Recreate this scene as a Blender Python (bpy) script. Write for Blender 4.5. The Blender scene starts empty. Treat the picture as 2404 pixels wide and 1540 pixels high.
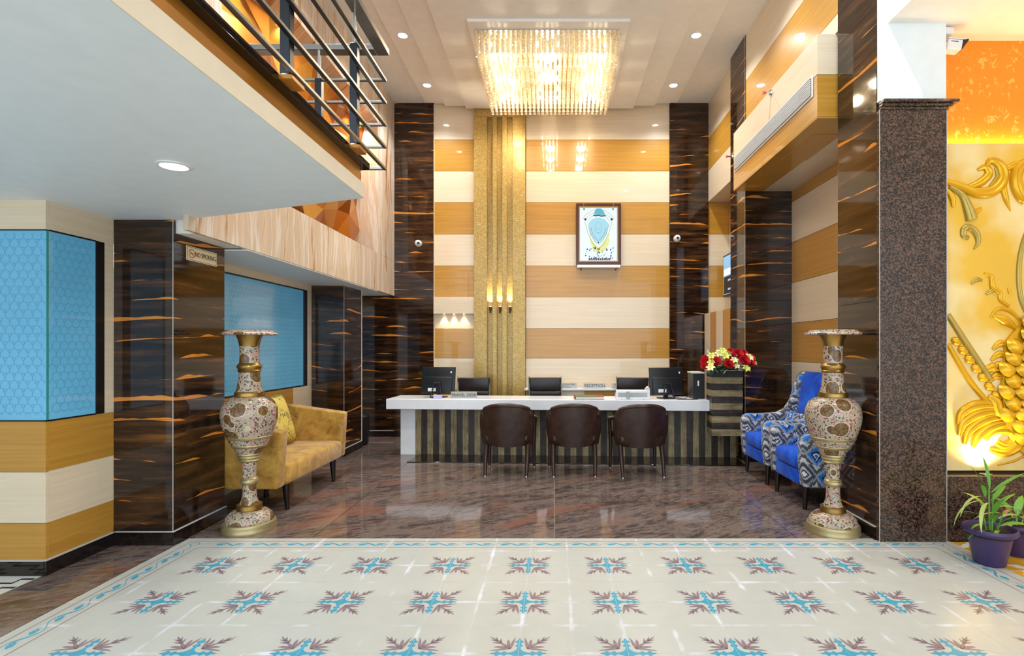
import bpy, bmesh, math, random
from mathutils import Vector, Matrix, noise as mnoise
R = math.radians; PI = math.pi
random.seed(7)
scene = bpy.context.scene
COL = scene.collection

# ------------------------------------------------------------ camera, world, exposure
cam_d = bpy.data.cameras.new('camera'); cam = bpy.data.objects.new('camera', cam_d); COL.objects.link(cam)
cam_d.sensor_width = 36.0; cam_d.lens = 36.0 * 1280 / 2404
cam_d.shift_x = -100 / 2404; cam_d.shift_y = 45 / 2404
cam_d.clip_start = 0.05
cam.location = (0, 0, 1.45); cam.rotation_euler = (R(90), 0, 0)
scene.camera = cam
w = bpy.data.worlds.new('daylight'); scene.world = w; w.use_nodes = True
w.node_tree.nodes['Background'].inputs[0].default_value = (0.78, 0.90, 1.0, 1)
w.node_tree.nodes['Background'].inputs[1].default_value = 2.4
vs = scene.view_settings
vs.view_transform = 'Standard'; vs.look = 'None'; vs.exposure = 0.22; vs.gamma = 1.0; vs.use_curve_mapping = False
scene.cycles.use_denoising = True
scene.cycles.max_bounces = 10; scene.cycles.diffuse_bounces = 5; scene.cycles.glossy_bounces = 5
scene.cycles.transparent_max_bounces = 12
scene.cycles.sample_clamp_indirect = 6.0
LAMP_COOL = (0.93, 0.97, 1.0); LAMP_WARM = (1.0, 0.86, 0.66)

# ------------------------------------------------------------ materials
def hexc(h):
    h = h.lstrip('#'); o = []
    for i in (0, 2, 4):
        v = int(h[i:i+2], 16) / 255
        o.append(v / 12.92 if v <= 0.04045 else ((v + 0.055) / 1.055) ** 2.4)
    return (o[0], o[1], o[2], 1)

class NT:
    def __init__(s, name):
        s.m = bpy.data.materials.new(name); s.m.use_nodes = True
        s.t = s.m.node_tree; s.n = s.t.nodes; s.b = s.n['Principled BSDF']
    def node(s, kind, **props):
        n = s.n.new(kind)
        for k, v in props.items(): setattr(n, k, v)
        return n
    def put(s, sock, v):
        if hasattr(v, 'links') or hasattr(v, 'is_linked'): s.t.links.new(v, sock)
        else: sock.default_value = v
    def math(s, op, a, b=None, c=None, clamp=False):
        n = s.node('ShaderNodeMath', operation=op, use_clamp=clamp)
        s.put(n.inputs[0], a)
        if b is not None: s.put(n.inputs[1], b)
        if c is not None: s.put(n.inputs[2], c)
        return n.outputs[0]
    def mix(s, f, a, b):
        n = s.node('ShaderNodeMix', data_type='RGBA'); s.put(n.inputs[0], f); s.put(n.inputs[6], a); s.put(n.inputs[7], b)
        return n.outputs[2]
    def ramp(s, f, stops, interp='LINEAR'):
        n = s.node('ShaderNodeValToRGB'); r = n.color_ramp; r.interpolation = interp
        while len(r.elements) < len(stops): r.elements.new(0.5)
        for e, (p, c) in zip(r.elements, stops): e.position = p; e.color = c if not isinstance(c, str) else hexc(c)
        s.put(n.inputs[0], f); return n.outputs[0]
    def step(s, v, lo, hi):
        n = s.node('ShaderNodeMapRange'); n.clamp = True; s.put(n.inputs[0], v); s.put(n.inputs[1], lo); s.put(n.inputs[2], hi)
        n.inputs[3].default_value = 0; n.inputs[4].default_value = 1; return n.outputs[0]
    def pos(s): return s.node('ShaderNodeNewGeometry').outputs['Position']
    def obj(s): return s.node('ShaderNodeTexCoord').outputs['Object']
    def rnd(s): return s.node('ShaderNodeObjectInfo').outputs['Random']
    def sep(s, v):
        n = s.node('ShaderNodeSeparateXYZ'); s.put(n.inputs[0], v); return n.outputs[0], n.outputs[1], n.outputs[2]
    def comb(s, x, y, z):
        n = s.node('ShaderNodeCombineXYZ'); s.put(n.inputs[0], x); s.put(n.inputs[1], y); s.put(n.inputs[2], z); return n.outputs[0]
    def noise(s, v, scale=1, detail=2, rough=0.5, dist=0, out=0):
        n = s.node('ShaderNodeTexNoise'); s.put(n.inputs['Vector'], v); n.inputs['Scale'].default_value = scale
        n.inputs['Detail'].default_value = detail; n.inputs['Roughness'].default_value = rough; n.inputs['Distortion'].default_value = dist
        return n.outputs[out]
    def voro(s, v, scale=1, feature='F1', out='Distance', rand=1):
        n = s.node('ShaderNodeTexVoronoi', feature=feature); s.put(n.inputs['Vector'], v); n.inputs['Scale'].default_value = scale
        n.inputs['Randomness'].default_value = rand
        return n.outputs[out]
    def bump(s, h, strength=0.3, dist=0.01):
        n = s.node('ShaderNodeBump'); n.inputs['Strength'].default_value = strength; n.inputs['Distance'].default_value = dist
        s.put(n.inputs['Height'], h); s.t.links.new(n.outputs[0], s.b.inputs['Normal'])
    def fin(s, col=None, rough=None, metal=None, spec=None, coat=None, coat_rough=0.03, sheen=None, emis=None, estr=None, trans=None, alpha=None):
        I = s.b.inputs
        if col is not None: s.put(I['Base Color'], col)
        if rough is not None: s.put(I['Roughness'], rough)
        if metal is not None: s.put(I['Metallic'], metal)
        if spec is not None: s.put(I['Specular IOR Level'], spec)
        if coat is not None: I['Coat Weight'].default_value = coat; I['Coat Roughness'].default_value = coat_rough
        if sheen is not None: I['Sheen Weight'].default_value = sheen; I['Sheen Roughness'].default_value = 0.4
        if emis is not None: s.put(I['Emission Color'], emis); I['Emission Strength'].default_value = estr
        if trans is not None: I['Transmission Weight'].default_value = trans
        return s.m

def plain(name, col, rough=0.5, **k):
    """a plain colour with a faint procedural mottling"""
    s = NT(name); c = hexc(col); v = s.noise(s.obj(), 9, 3)
    lo = tuple(x * 0.93 for x in c[:3]) + (1,); hi = tuple(min(1, x * 1.05) for x in c[:3]) + (1,)
    return s.fin(s.mix(v, lo, hi), rough, **k)

M = {}
def build_materials():
    # black marble with orange streaks
    s = NT('streaked_black_marble'); x, y, z = s.sep(s.pos()); h = s.math('ADD', x, y)
    wz = s.noise(s.comb(s.math('MULTIPLY', h, 0.7), 0, s.math('MULTIPLY', z, 0.5)), 1, 1)
    zz = s.math('DIVIDE', s.math('ADD', z, s.math('MULTIPLY', wz, 0.30)), 0.15)
    row = s.math('FLOOR', zz); fr = s.math('FRACT', zz)
    t = s.noise(s.comb(s.math('ADD', s.math('MULTIPLY', h, 1.5), s.math('MULTIPLY', row, 7.31)), s.math('MULTIPLY', row, 3.7), 0), 1, 2.5, 0.6)
    th = s.math('MULTIPLY', s.math('SUBTRACT', t, 0.495), 1.35)
    streak = s.step(s.math('SUBTRACT', th, fr), 0.0, 0.03)
    grain = s.noise(s.comb(s.math('MULTIPLY', h, 1.3), 0, s.math('MULTIPLY', z, 16)), 1, 4, 0.62)
    base = s.ramp(grain, [(0.30, '#0e0807'), (0.46, '#271911'), (0.58, '#422a1a'), (0.70, '#6b4420'), (0.82, '#8a5824')])
    fine = s.noise(s.comb(s.math('MULTIPLY', h, 2.5), 0, s.math('MULTIPLY', z, 60)), 1, 3)
    orange = s.mix(fine, hexc('#b9641c'), hexc('#e79a3c'))
    M['marble'] = s.fin(s.mix(streak, base, orange), 0.05, spec=0.55)
    # laminates
    def lam(name, lo, hi, vertical=False):
        s = NT(name); x, y, z = s.sep(s.pos()); h = s.math('ADD', x, y)
        a, b = (s.math('MULTIPLY', h, 45), s.math('MULTIPLY', z, 1.0)) if vertical else (s.math('MULTIPLY', h, 1.0), s.math('MULTIPLY', z, 45))
        g = s.noise(s.comb(a, s.rnd(), b), 1, 4, 0.65)
        return s.fin(s.mix(s.step(g, 0.25, 0.75), hexc(lo), hexc(hi)), 0.28, coat=0.55, coat_rough=0.025)
    M['cream'] = lam('cream_laminate', '#dcc8a8', '#e8d8be')
    M['tan'] = lam('tan_wood_laminate', '#ae7a25', '#c8963d')
    M['tan_v'] = lam('tan_wood_laminate_upright', '#b97c22', '#d0943a', True)
    M['cream_v'] = lam('cream_laminate_upright', '#dcc6a2', '#e8d6b8', True)
    # gold textured wall covering
    s = NT('gold_textured_covering'); p = s.obj(); x, y, z = s.sep(p)
    a = s.noise(s.comb(s.math('MULTIPLY', x, 90), y, s.math('MULTIPLY', z, 26)), 1, 3, 0.6)
    b = s.noise(s.comb(s.math('MULTIPLY', x, 20), y, s.math('MULTIPLY', z, 70)), 1, 3, 0.6, 0.6)
    g = s.math('MAXIMUM', a, b)
    c = s.ramp(g, [(0.42, '#a5833a'), (0.60, '#b99a55'), (0.76, '#dcc68c')])
    s.bump(g, 0.4, 0.004); M['gold_wall'] = s.fin(c, 0.33, metal=0.35, coat=0.3, coat_rough=0.1)
    # travertine, upright veins
    s = NT('veined_travertine'); x, y, z = s.sep(s.pos()); h = s.math('ADD', x, y)
    wv = s.noise(s.comb(s.math('MULTIPLY', h, 2.2), 0, s.math('MULTIPLY', z, 0.9)), 1, 3)
    hh = s.math('ADD', s.math('MULTIPLY', h, 3.2), s.math('MULTIPLY', wv, 0.9))
    v = s.noise(s.comb(hh, 0, s.math('MULTIPLY', z, 0.25)), 1.6, 5, 0.62)
    c = s.ramp(v, [(0.31, '#935b30'), (0.38, '#bd9269'), (0.43, '#dfccb7'), (0.50, '#d4bb9f'), (0.56, '#e9ddd0'), (0.63, '#d0b192'), (0.67, '#e5d5c3'), (0.76, '#ad7a4c')])
    M['travertine'] = s.fin(c, 0.14, spec=0.5)
    # brown speckled granite
    s = NT('brown_speckled_granite'); p = s.pos()
    v = s.voro(p, 110, out='Color'); vx, vy, vz = s.sep(v); n = s.noise(p, 14, 3)
    f = s.math('ADD', s.math('MULTIPLY', vx, 0.6), s.math('MULTIPLY', n, 0.45))
    c = s.ramp(f, [(0.22, '#1a1210'), (0.42, '#30241f'), (0.60, '#4b3a31'), (0.74, '#6b4f41'), (0.9, '#3d302b')])
    M['granite'] = s.fin(c, 0.10, spec=0.5)
    # polished floor stone
    s = NT('polished_brown_floor_stone'); p = s.pos(); x, y, z = s.sep(p)
    u = s.math('ADD', s.math('MULTIPLY', x, 1.1), s.math('MULTIPLY', y, 0.7)); vv = s.math('SUBTRACT', s.math('MULTIPLY', y, 3.2), s.math('MULTIPLY', x, 2.0))
    tl = s.rnd()
    a = s.noise(s.comb(u, vv, s.math('MULTIPLY', tl, 3)), 0.9, 6, 0.72, 2.2)
    b = s.noise(s.comb(u, s.math('MULTIPLY', vv, 1.3), 4.0), 7.0, 8, 0.75, 0.7)
    c1 = s.ramp(s.math('ADD', s.math('MULTIPLY', a, 0.45), s.math('MULTIPLY', b, 0.55)), [(0.36, '#2a2322'), (0.45, '#524641'), (0.55, '#7d6d66'), (0.63, '#5a4c47'), (0.74, '#a09088')])
    red = s.step(s.noise(s.comb(u, vv, 9.0), 0.7, 3, 0.5, 0.8), 0.56, 0.68)
    M['floor_stone'] = s.fin(s.mix(s.math('MULTIPLY', red, 0.55), c1, hexc('#8a5a48')), 0.07, spec=0.5)
    s = NT('black_polished_granite'); v = s.noise(s.pos(), 40, 4, 0.7)
    M['black_granite'] = s.fin(s.ramp(v, [(0.4, '#0b0808'), (0.6, '#241814'), (0.75, '#3a251c')]), 0.06, spec=0.55)
    # cement tiles
    s = NT('cream_cement_tile'); p = s.obj(); x, y, z = s.sep(p); wp = s.pos()
    e = s.math('MAXIMUM', s.math('ABSOLUTE', x), s.math('ABSOLUTE', y))
    n = s.noise(wp, 9, 4, 0.6); big = s.noise(wp, 1.3, 2)
    haze = s.step(s.math('ADD', e, s.math('MULTIPLY', n, 0.035)), 0.134, 0.146)
    gate = s.step(s.noise(wp, 3.2, 2), 0.50, 0.64)
    c = s.mix(n, hexc('#b4b4ac'), hexc('#bfc0b8')); c = s.mix(s.math('MULTIPLY', big, 0.5), c, hexc('#bcc1bf'))
    M['tile_cream'] = s.fin(s.mix(s.math('MULTIPLY', s.math('MULTIPLY', haze, gate), 0.9), c, hexc('#dde2ee')), 0.22, spec=0.45)
    M['tile_blue'] = plain('tile_blue_inlay', '#3d9dbb', 0.25)
    M['tile_mauve'] = plain('tile_mauve_inlay', '#8b7a80', 0.25)
    M['tile_line'] = plain('tile_grey_line', '#8d8781', 0.25)
    M['tile_yellow'] = plain('tile_yellow_inlay', '#dca322', 0.25)
    M['tile_white'] = plain('tile_white', '#e4e3dc', 0.22)
    M['tile_navy'] = plain('tile_charcoal_inlay', '#26303a', 0.25)
    M['grout'] = plain('pale_grout', '#bdbcba', 0.7)
    M['grout_white'] = plain('white_grout', '#c6c8cc', 0.6)
    M['grout_dark'] = plain('beige_joint', '#c9bfb2', 0.6)
    # paints
    M['white_paint'] = plain('white_ceiling_paint', '#f2eee6', 0.55)
    M['soffit_paint'] = plain('pale_soffit_paint', '#e8f0f3', 0.45)
    M['fascia_paint'] = plain('cream_fascia_paint', '#e9dcc3', 0.5)
    M['white_gloss'] = plain('white_solid_surface', '#eef1f6', 0.18, spec=0.5)
    M['white_plastic'] = plain('white_plastic', '#e8e8e8', 0.35)
    M['black_plastic'] = plain('black_plastic', '#131418', 0.38)
    M['dark_frame'] = plain('dark_window_frame', '#120e0c', 0.35)
    M['steel'] = plain('brushed_steel', '#a5a29c', 0.28, metal=1.0)
    M['dark_steel'] = plain('dark_steel_sleeve', '#3a3c40', 0.25, metal=0.9)
    M['chrome'] = plain('chrome', '#d5d7da', 0.08, metal=1.0)
    M['brass'] = plain('aged_brass', '#a68546', 0.30, metal=0.9)
    M['brass_pale'] = plain('pale_engraved_brass', '#b3a377', 0.35, metal=0.6)
    M['gold_strip'] = plain('gilded_edge_strip', '#b47a2c', 0.3, metal=0.5)
    for i, c in enumerate(('#c9822f', '#b0661f', '#d69d3d', '#8f4f1c')): M['copper%d' % i] = plain('satin_copper_%d' % i, c, 0.3, metal=0.75)
    # frosted office glass, lit from the rooms behind it
    s = NT('frosted_blue_glass'); n = s.noise(s.pos(), 1.5, 2)
    c = s.mix(n, hexc('#4d9cc4'), hexc('#6db6da'))
    M['frost'] = s.fin(c, 0.16, spec=0.6, emis=c, estr=0.16, coat=0.6, coat_rough=0.06)
    M['etch'] = plain('etched_glass_line', '#4f9bc0', 0.04, spec=0.9, coat=1.0, emis=hexc('#4f9bc0'), estr=0.14)
    M['glass_edge'] = plain('green_glass_edge', '#2f8f90', 0.1)
    # weathered planks
    def plank(name, stops, vertical):
        s = NT(name); x, y, z = s.sep(s.pos()); h = s.math('ADD', x, y); r = s.math('MULTIPLY', s.rnd(), 40)
        a, b = (s.math('MULTIPLY', h, 40), s.math('MULTIPLY', z, 3)) if vertical else (s.math('MULTIPLY', h, 3), s.math('MULTIPLY', z, 40))
        g = s.noise(s.comb(a, r, b), 1, 5, 0.7); k = s.noise(s.comb(s.math('MULTIPLY', h, 7), r, s.math('MULTIPLY', z, 7)), 1, 4, 0.7)
        return s.fin(s.ramp(s.math('ADD', s.math('MULTIPLY', g, 0.55), s.math('MULTIPLY', k, 0.45)), stops), 0.42, spec=0.4)
    TP = [(0.32, '#4a3f2c'), (0.45, '#7f7052'), (0.58, '#a0916c'), (0.75, '#bcae88')]
    GP = [(0.34, '#16120f'), (0.5, '#332c28'), (0.66, '#4c443e'), (0.8, '#5e564e')]
    M['plank_tan_v'] = plank('tan_weathered_plank', TP, True); M['plank_grey_v'] = plank('grey_weathered_plank', GP, True)
    M['plank_tan_h'] = plank('tan_weathered_board', TP, False); M['plank_grey_h'] = plank('grey_weathered_board', GP, False)
    # fabrics and leather
    s = NT('mustard_velvet'); n = s.noise(s.obj(), 7, 4, 0.65, 0.5); f = s.noise(s.obj(), 160, 2)
    c = s.ramp(n, [(0.3, '#8a6526'), (0.5, '#b98d40'), (0.7, '#d2a752')]); s.bump(f, 0.15, 0.002); M['mustard'] = s.fin(c, 0.75, sheen=0.4, spec=0.2)
    s = NT('royal_blue_velvet'); n = s.noise(s.obj(), 5, 4, 0.6, 0.4)
    M['blue_velvet'] = s.fin(s.ramp(n, [(0.3, '#06359c'), (0.5, '#0a4cc4'), (0.7, '#1466e0')]), 0.7, sheen=0.12, spec=0.2)
    s = NT('blue_grey_ikat_fabric'); x, y, z = s.sep(s.obj()); jag = s.noise(s.comb(s.math('MULTIPLY', s.math('ADD', x, y), 90), 0, s.math('MULTIPLY', z, 3)), 1, 2)
    u = s.math('DIVIDE', s.math('ADD', s.math('ADD', x, y), s.math('MULTIPLY', jag, 0.01)), 0.19)
    v = s.math('DIVIDE', s.math('ADD', s.math('SUBTRACT', z, s.math('MULTIPLY', x, 0.25)), s.math('MULTIPLY', jag, 0.075)), 0.185)
    ru = s.math('FLOOR', v); u2 = s.math('ADD', u, s.math('MULTIPLY', ru, 0.5))
    du = s.math('ABSOLUTE', s.math('SUBTRACT', s.math('FRACT', u2), 0.5)); dv = s.math('ABSOLUTE', s.math('SUBTRACT', s.math('FRACT', v), 0.5))
    d = s.math('ADD', du, dv); par = s.math('FRACT', s.math('MULTIPLY', s.math('ADD', ru, s.math('FLOOR', u2)), 0.5))
    rA = s.ramp(d, [(0.0, '#2b62b8'), (0.10, '#d8dde6'), (0.17, '#20242e'), (0.27, '#2a76d4'), (0.44, '#9aa0aa'), (0.60, '#50545f'), (0.78, '#c9ccd2')], 'CONSTANT')
    rB = s.ramp(d, [(0.0, '#e6e8ec'), (0.09, '#3a3d48'), (0.18, '#b8bcc6'), (0.30, '#43454f'), (0.48, '#8d93a0'), (0.62, '#4a4d58'), (0.78, '#c9ccd2')], 'CONSTANT')
    M['ikat'] = s.fin(s.mix(s.math('GREATER_THAN', par, 0.25), rA, rB), 0.8, sheen=0.2, spec=0.2)
    s = NT('dark_brown_leather'); n = s.noise(s.obj(), 12, 4); g = s.noise(s.obj(), 220, 2); s.bump(g, 0.12, 0.002)
    M['brown_leather'] = s.fin(s.ramp(n, [(0.3, '#24140e'), (0.7, '#3f271c')]), 0.36, spec=0.5)
    M['brown_wood'] = plain('dark_brown_wood', '#2e1a12', 0.3); M['dark_wood'] = plain('black_brown_wood', '#160c09', 0.35)
    s = NT('black_brown_leather'); g = s.noise(s.obj(), 180, 2); s.bump(g, 0.1, 0.002)
    M['black_leather'] = s.fin(s.mix(s.noise(s.obj(), 8), hexc('#1c1516'), hexc('#2c2223')), 0.34)
    s = NT('yellow_floral_fabric'); p = s.obj()
    big = s.step(s.voro(p, 8), 0.30, 0.27); sm = s.step(s.voro(p, 26, 'DISTANCE_TO_EDGE'), 0.07, 0.03); ga = s.step(s.noise(p, 9, 2), 0.48, 0.54)
    c = s.mix(s.math('MULTIPLY', sm, ga), hexc('#d8c05c'), hexc('#2f2b20')); c = s.mix(s.math('MULTIPLY', big, 0.75), c, hexc('#8a7c45'))
    M['floral'] = s.fin(c, 0.7)
    # enamelled vase
    s = NT('floral_enamel'); p = s.obj()
    vd = s.voro(p, 6.5); sel = s.math('GREATER_THAN', s.sep(s.voro(p, 6.5, out='Color'))[1], 0.30); wv = s.math('ADD', vd, s.math('MULTIPLY', s.noise(p, 13, 1), 0.12)); big = s.math('MULTIPLY', sel, s.step(wv, 0.44, 0.425)); rim = s.math('MULTIPLY', sel, s.step(wv, 0.475, 0.465))
    n = s.math('ADD', s.voro(p, 50), s.math('MULTIPLY', s.noise(p, 120, 1), 0.3)); dot = s.step(n, 0.56, 0.52); colr = s.voro(p, 50, out='Color'); cx, cy, cz = s.sep(colr)
    dots = s.ramp(cx, [(0.0, '#5d3b3a'), (0.25, '#a1475c'), (0.45, '#46705a'), (0.6, '#4d3f30'), (0.8, '#8f8f94'), (0.9, '#cb8f97')], 'CONSTANT')
    line = s.step(s.voro(p, 70, 'DISTANCE_TO_EDGE'), 0.09, 0.04)
    base = s.mix(s.math('MULTIPLY', line, 0.75), hexc('#bcab94'), hexc('#5f4c3a')); c = s.mix(dot, base, dots)
    c = s.mix(rim, c, hexc('#c6b59a')); c = s.mix(big, c, s.mix(s.step(s.noise(p, 60, 2), 0.45, 0.6), hexc('#5b4128'), hexc('#7d6038')))
    M['enamel'] = s.fin(c, 0.25, spec=0.5)
    # relief wall
    s = NT('gilded_relief_paint'); n = s.noise(s.pos(), 2.2, 3)
    M['relief_bg'] = s.fin(s.mix(s.step(n, 0.38, 0.6), hexc('#dcae2e'), hexc('#e6cf92')), 0.3, coat=0.3, coat_rough=0.1)
    M['relief_gold'] = plain('gold_leaf_paint', '#d9a516', 0.28, metal=0.45)
    M['relief_grey'] = plain('silvered_gold_paint', '#b39a4a', 0.3, metal=0.5)
    s = NT('orange_damask_wallpaper'); p = s.pos(); x, y, z = s.sep(p)
    q = s.comb(s.math('MULTIPLY', x, 5.3), 0, s.math('MULTIPLY', z, 4.9)); f = s.voro(q, 1.0, rand=0.25)
    f2 = s.noise(s.comb(s.math('MULTIPLY', x, 26), 0, s.math('MULTIPLY', z, 18)), 1, 3, 0.6, 1.0)
    pat = s.math('MULTIPLY', s.step(f2, 0.56, 0.62), s.step(f, 0.52, 0.40))
    M['orange_paper'] = s.fin(s.mix(pat, hexc('#ee8a0a'), hexc('#f3b152')), 0.45)
    # plants, flowers, pots, soil
    s = NT('green_leaf'); n = s.noise(s.obj(), 12, 3); M['leaf'] = s.fin(s.mix(s.math('ADD', s.math('MULTIPLY', n, 0.5), s.math('MULTIPLY', s.rnd(), 0.5)), hexc('#2f7d2b'), hexc('#7fb646')), 0.4)
    M['leaf_pale'] = plain('pale_green_leaf', '#a9bd6a', 0.45); M['leaf_dark'] = plain('dark_green_leaf', '#1e4426', 0.5); M['leaf_dry'] = plain('dry_pink_leaf', '#a5685a', 0.55)
    M['pot'] = plain('purple_plastic_pot', '#3a2a58', 0.35); M['soil'] = plain('brown_soil', '#2c211a', 0.95)
    M['red'] = plain('red_petal', '#cf1526', 0.55); M['cream_petal'] = plain('cream_petal', '#efe3a0', 0.6); M['lime_petal'] = plain('lime_petal', '#cfd867', 0.6)
    # small things
    M['paper_red'] = plain('red_book_cloth', '#a8322a', 0.6); M['paper_green'] = plain('green_book_cover', '#5d6e3c', 0.55); M['paper'] = plain('white_page_edges', '#dedbd0', 0.7)
    M['lilac'] = plain('lilac_box', '#b9b3dd', 0.5); M['cardboard'] = plain('dull_grey_plate', '#aeb0ae', 0.3, metal=0.5); M['ink'] = plain('black_ink', '#15151a', 0.5)
    M['sign_cream'] = plain('cream_sign_plate', '#e8d9b4', 0.35); M['sign_red'] = plain('red_sign_ink', '#b3403a', 0.5)
    M['bronze'] = plain('dark_bronze_fitting', '#4a2c16', 0.35, metal=0.6)
    M['frame_wood'] = plain('mahogany_picture_frame', '#4a2012', 0.25); M['frame_gold'] = plain('gold_frame_liner', '#b98a44', 0.3, metal=0.6)
    def glow(name, col, strength, base=1.0):
        s = NT(name); c = hexc(col); v = s.noise(s.obj(), 4, 1); cb = tuple(x * base for x in c[:3]) + (1,)
        return s.fin(s.mix(v, cb, cb), 0.4, emis=c, estr=strength)
    M['lamp_cool'] = glow('cool_lamp_lens', '#f4f8ff', 25); M['lamp_warm'] = glow('warm_lamp_lens', '#ffdca0', 12)
    M['led'] = glow('warm_led_strip', '#ffd68a', 45)
    M['bulb'] = glow('chandelier_bulb', '#ffe8c0', 90)
    M['pic_white'] = glow('backlit_print_white', '#e6f7fb', 0.80, 0.12); M['pic_blue'] = glow('backlit_print_blue', '#a9dff0', 0.72, 0.12); M['pic_teal'] = glow('backlit_print_teal', '#52bfe0', 0.7, 0.12)
    M['pic_yellow'] = glow('backlit_print_yellow', '#e4ec9a', 0.75, 0.12); M['pic_purple'] = glow('backlit_print_purple', '#6f78c8', 0.6, 0.12); M['pic_dark'] = glow('backlit_print_dark', '#2a2c50', 0.4, 0.12)
    M['pic_gold'] = glow('backlit_print_gold', '#a99a5a', 0.5, 0.12); M['pic_red'] = glow('backlit_print_red', '#c8405a', 0.5, 0.12)
    M['screen_blue'] = glow('screen_blue', '#7fb0d8', 0.6); M['screen_dark'] = glow('screen_dark', '#20242c', 0.2); M['screen_white'] = glow('screen_white', '#d6e4ee', 0.7)
    # chandelier crystal: clear facets that scatter the bulbs' light
    s = NT('cut_crystal'); t = s.t
    out = s.n['Material Output']; s.n.remove(s.b)
    gl = s.node('ShaderNodeBsdfGlossy'); gl.inputs['Roughness'].default_value = 0.12; gl.inputs['Color'].default_value = (1, 0.97, 0.9, 1)
    tr = s.node('ShaderNodeBsdfTranslucent'); tr.inputs['Color'].default_value = (1, 0.95, 0.83, 1)
    df = s.node('ShaderNodeBsdfDiffuse'); df.inputs['Color'].default_value = (0.97, 0.91, 0.78, 1)
    tp = s.node('ShaderNodeBsdfTransparent'); tp.inputs['Color'].default_value = (1, 0.97, 0.9, 1)
    m1 = s.node('ShaderNodeMixShader'); m2 = s.node('ShaderNodeMixShader'); m3 = s.node('ShaderNodeMixShader')
    s.put(m1.inputs[0], 0.35); t.links.new(tr.outputs[0], m1.inputs[1]); t.links.new(df.outputs[0], m1.inputs[2])
    s.put(m2.inputs[0], 0.30); t.links.new(m1.outputs[0], m2.inputs[1]); t.links.new(gl.outputs[0], m2.inputs[2])
    nv = s.noise(s.obj(), 55, 2); s.put(m3.inputs[0], s.math('MULTIPLY', nv, 0.55)); t.links.new(m2.outputs[0], m3.inputs[1]); t.links.new(tp.outputs[0], m3.inputs[2])
    t.links.new(m3.outputs[0], out.inputs[0]); M['crystal'] = s.m
build_materials()

# ------------------------------------------------------------ mesh helpers
def link(o, parent=None):
    COL.objects.link(o)
    if parent is not None: o.parent = parent
    return o
def obj(name, verts, faces, mat, parent=None, smooth=False, fmats=None, angle=40):
    me = bpy.data.meshes.new(name); me.from_pydata([tuple(v) for v in verts], [], faces)
    for m in (mat if isinstance(mat, (list, tuple)) else [mat]): me.materials.append(M[m])
    if fmats: me.polygons.foreach_set('material_index', fmats)
    if smooth:
        me.polygons.foreach_set('use_smooth', [True] * len(me.polygons))
        if angle < 180: me.set_sharp_from_angle(angle=R(angle))
    me.update(); return link(bpy.data.objects.new(name, me), parent)
def from_bm(name, bm, mat, parent=None, smooth=False, angle=40):
    me = bpy.data.meshes.new(name); bm.normal_update(); bm.to_mesh(me); bm.free(); me.materials.append(M[mat])
    if smooth:
        me.polygons.foreach_set('use_smooth', [True] * len(me.polygons)); me.set_sharp_from_angle(angle=R(angle))
    return link(bpy.data.objects.new(name, me), parent)
def tag(o, label=None, cat=None, group=None, kind=None):
    if label: o['label'] = label
    if cat: o['category'] = cat
    if group: o['group'] = group
    if kind: o['kind'] = kind
    return o
def thing(name, label, cat, loc=(0, 0, 0), rz=0, group=None, kind=None):
    o = bpy.data.objects.new(name, None); o.empty_display_size = 0.1; o.location = loc; o.rotation_euler = (0, 0, rz)
    return tag(link(o), label, cat, group, kind)
def copy_tree(o, parent=None, loc=None, rz=None, label=None):
    c = o.copy(); COL.objects.link(c)
    if parent is not None: c.parent = parent
    if loc is not None: c.location = loc
    if rz is not None: c.rotation_euler = (0, 0, rz)
    if label: c['label'] = label
    for ch in o.children: copy_tree(ch, c)
    return c
BF = [(0, 3, 2, 1), (4, 5, 6, 7), (0, 1, 5, 4), (1, 2, 6, 5), (2, 3, 7, 6), (3, 0, 4, 7)]
def bv(x0, x1, y0, y1, z0, z1):
    return [(x0, y0, z0), (x1, y0, z0), (x1, y1, z0), (x0, y1, z0), (x0, y0, z1), (x1, y0, z1), (x1, y1, z1), (x0, y1, z1)]
def box(name, x0, x1, y0, y1, z0, z1, mat, parent=None, bev=0, seg=1):
    if not bev: return obj(name, bv(x0, x1, y0, y1, z0, z1), BF, mat, parent)
    bm = bmesh.new(); vs = [bm.verts.new(v) for v in bv(x0, x1, y0, y1, z0, z1)]
    for f in BF: bm.faces.new([vs[i] for i in f])
    bmesh.ops.bevel(bm, geom=bm.edges[:], offset=bev, segments=seg, profile=0.5, affect='EDGES')
    return from_bm(name, bm, mat, parent, smooth=seg > 1, angle=50)
def boxes(name, lst, mat, parent=None):
    V, F = [], []
    for b in lst:
        n = len(V); V += bv(*b); F += [tuple(i + n for i in f) for f in BF]
    return obj(name, V, F, mat, parent)
def loft(name, rings, mat, parent=None, smooth=True, caps=True, closed=True, angle=40):
    n = len(rings[0]); V = [p for r in rings for p in r]; F = []
    for i in range(len(rings) - 1):
        for j in range(n if closed else n - 1):
            a, b = i * n + j, i * n + (j + 1) % n
            F.append((a, b, b + n, a + n))
    if caps: F.append(tuple(range(n - 1, -1, -1))); F.append(tuple((len(rings) - 1) * n + j for j in range(n)))
    return obj(name, V, F, mat, parent, smooth, angle=angle)
def lathe(name, prof, mat, parent=None, seg=40, loc=(0, 0, 0), smooth=True, angle=50):
    rings = [[(loc[0] + r * math.cos(2 * PI * k / seg), loc[1] + r * math.sin(2 * PI * k / seg), loc[2] + z) for k in range(seg)] for r, z in prof]
    return loft(name, rings, mat, parent, smooth, angle=angle)
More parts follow.
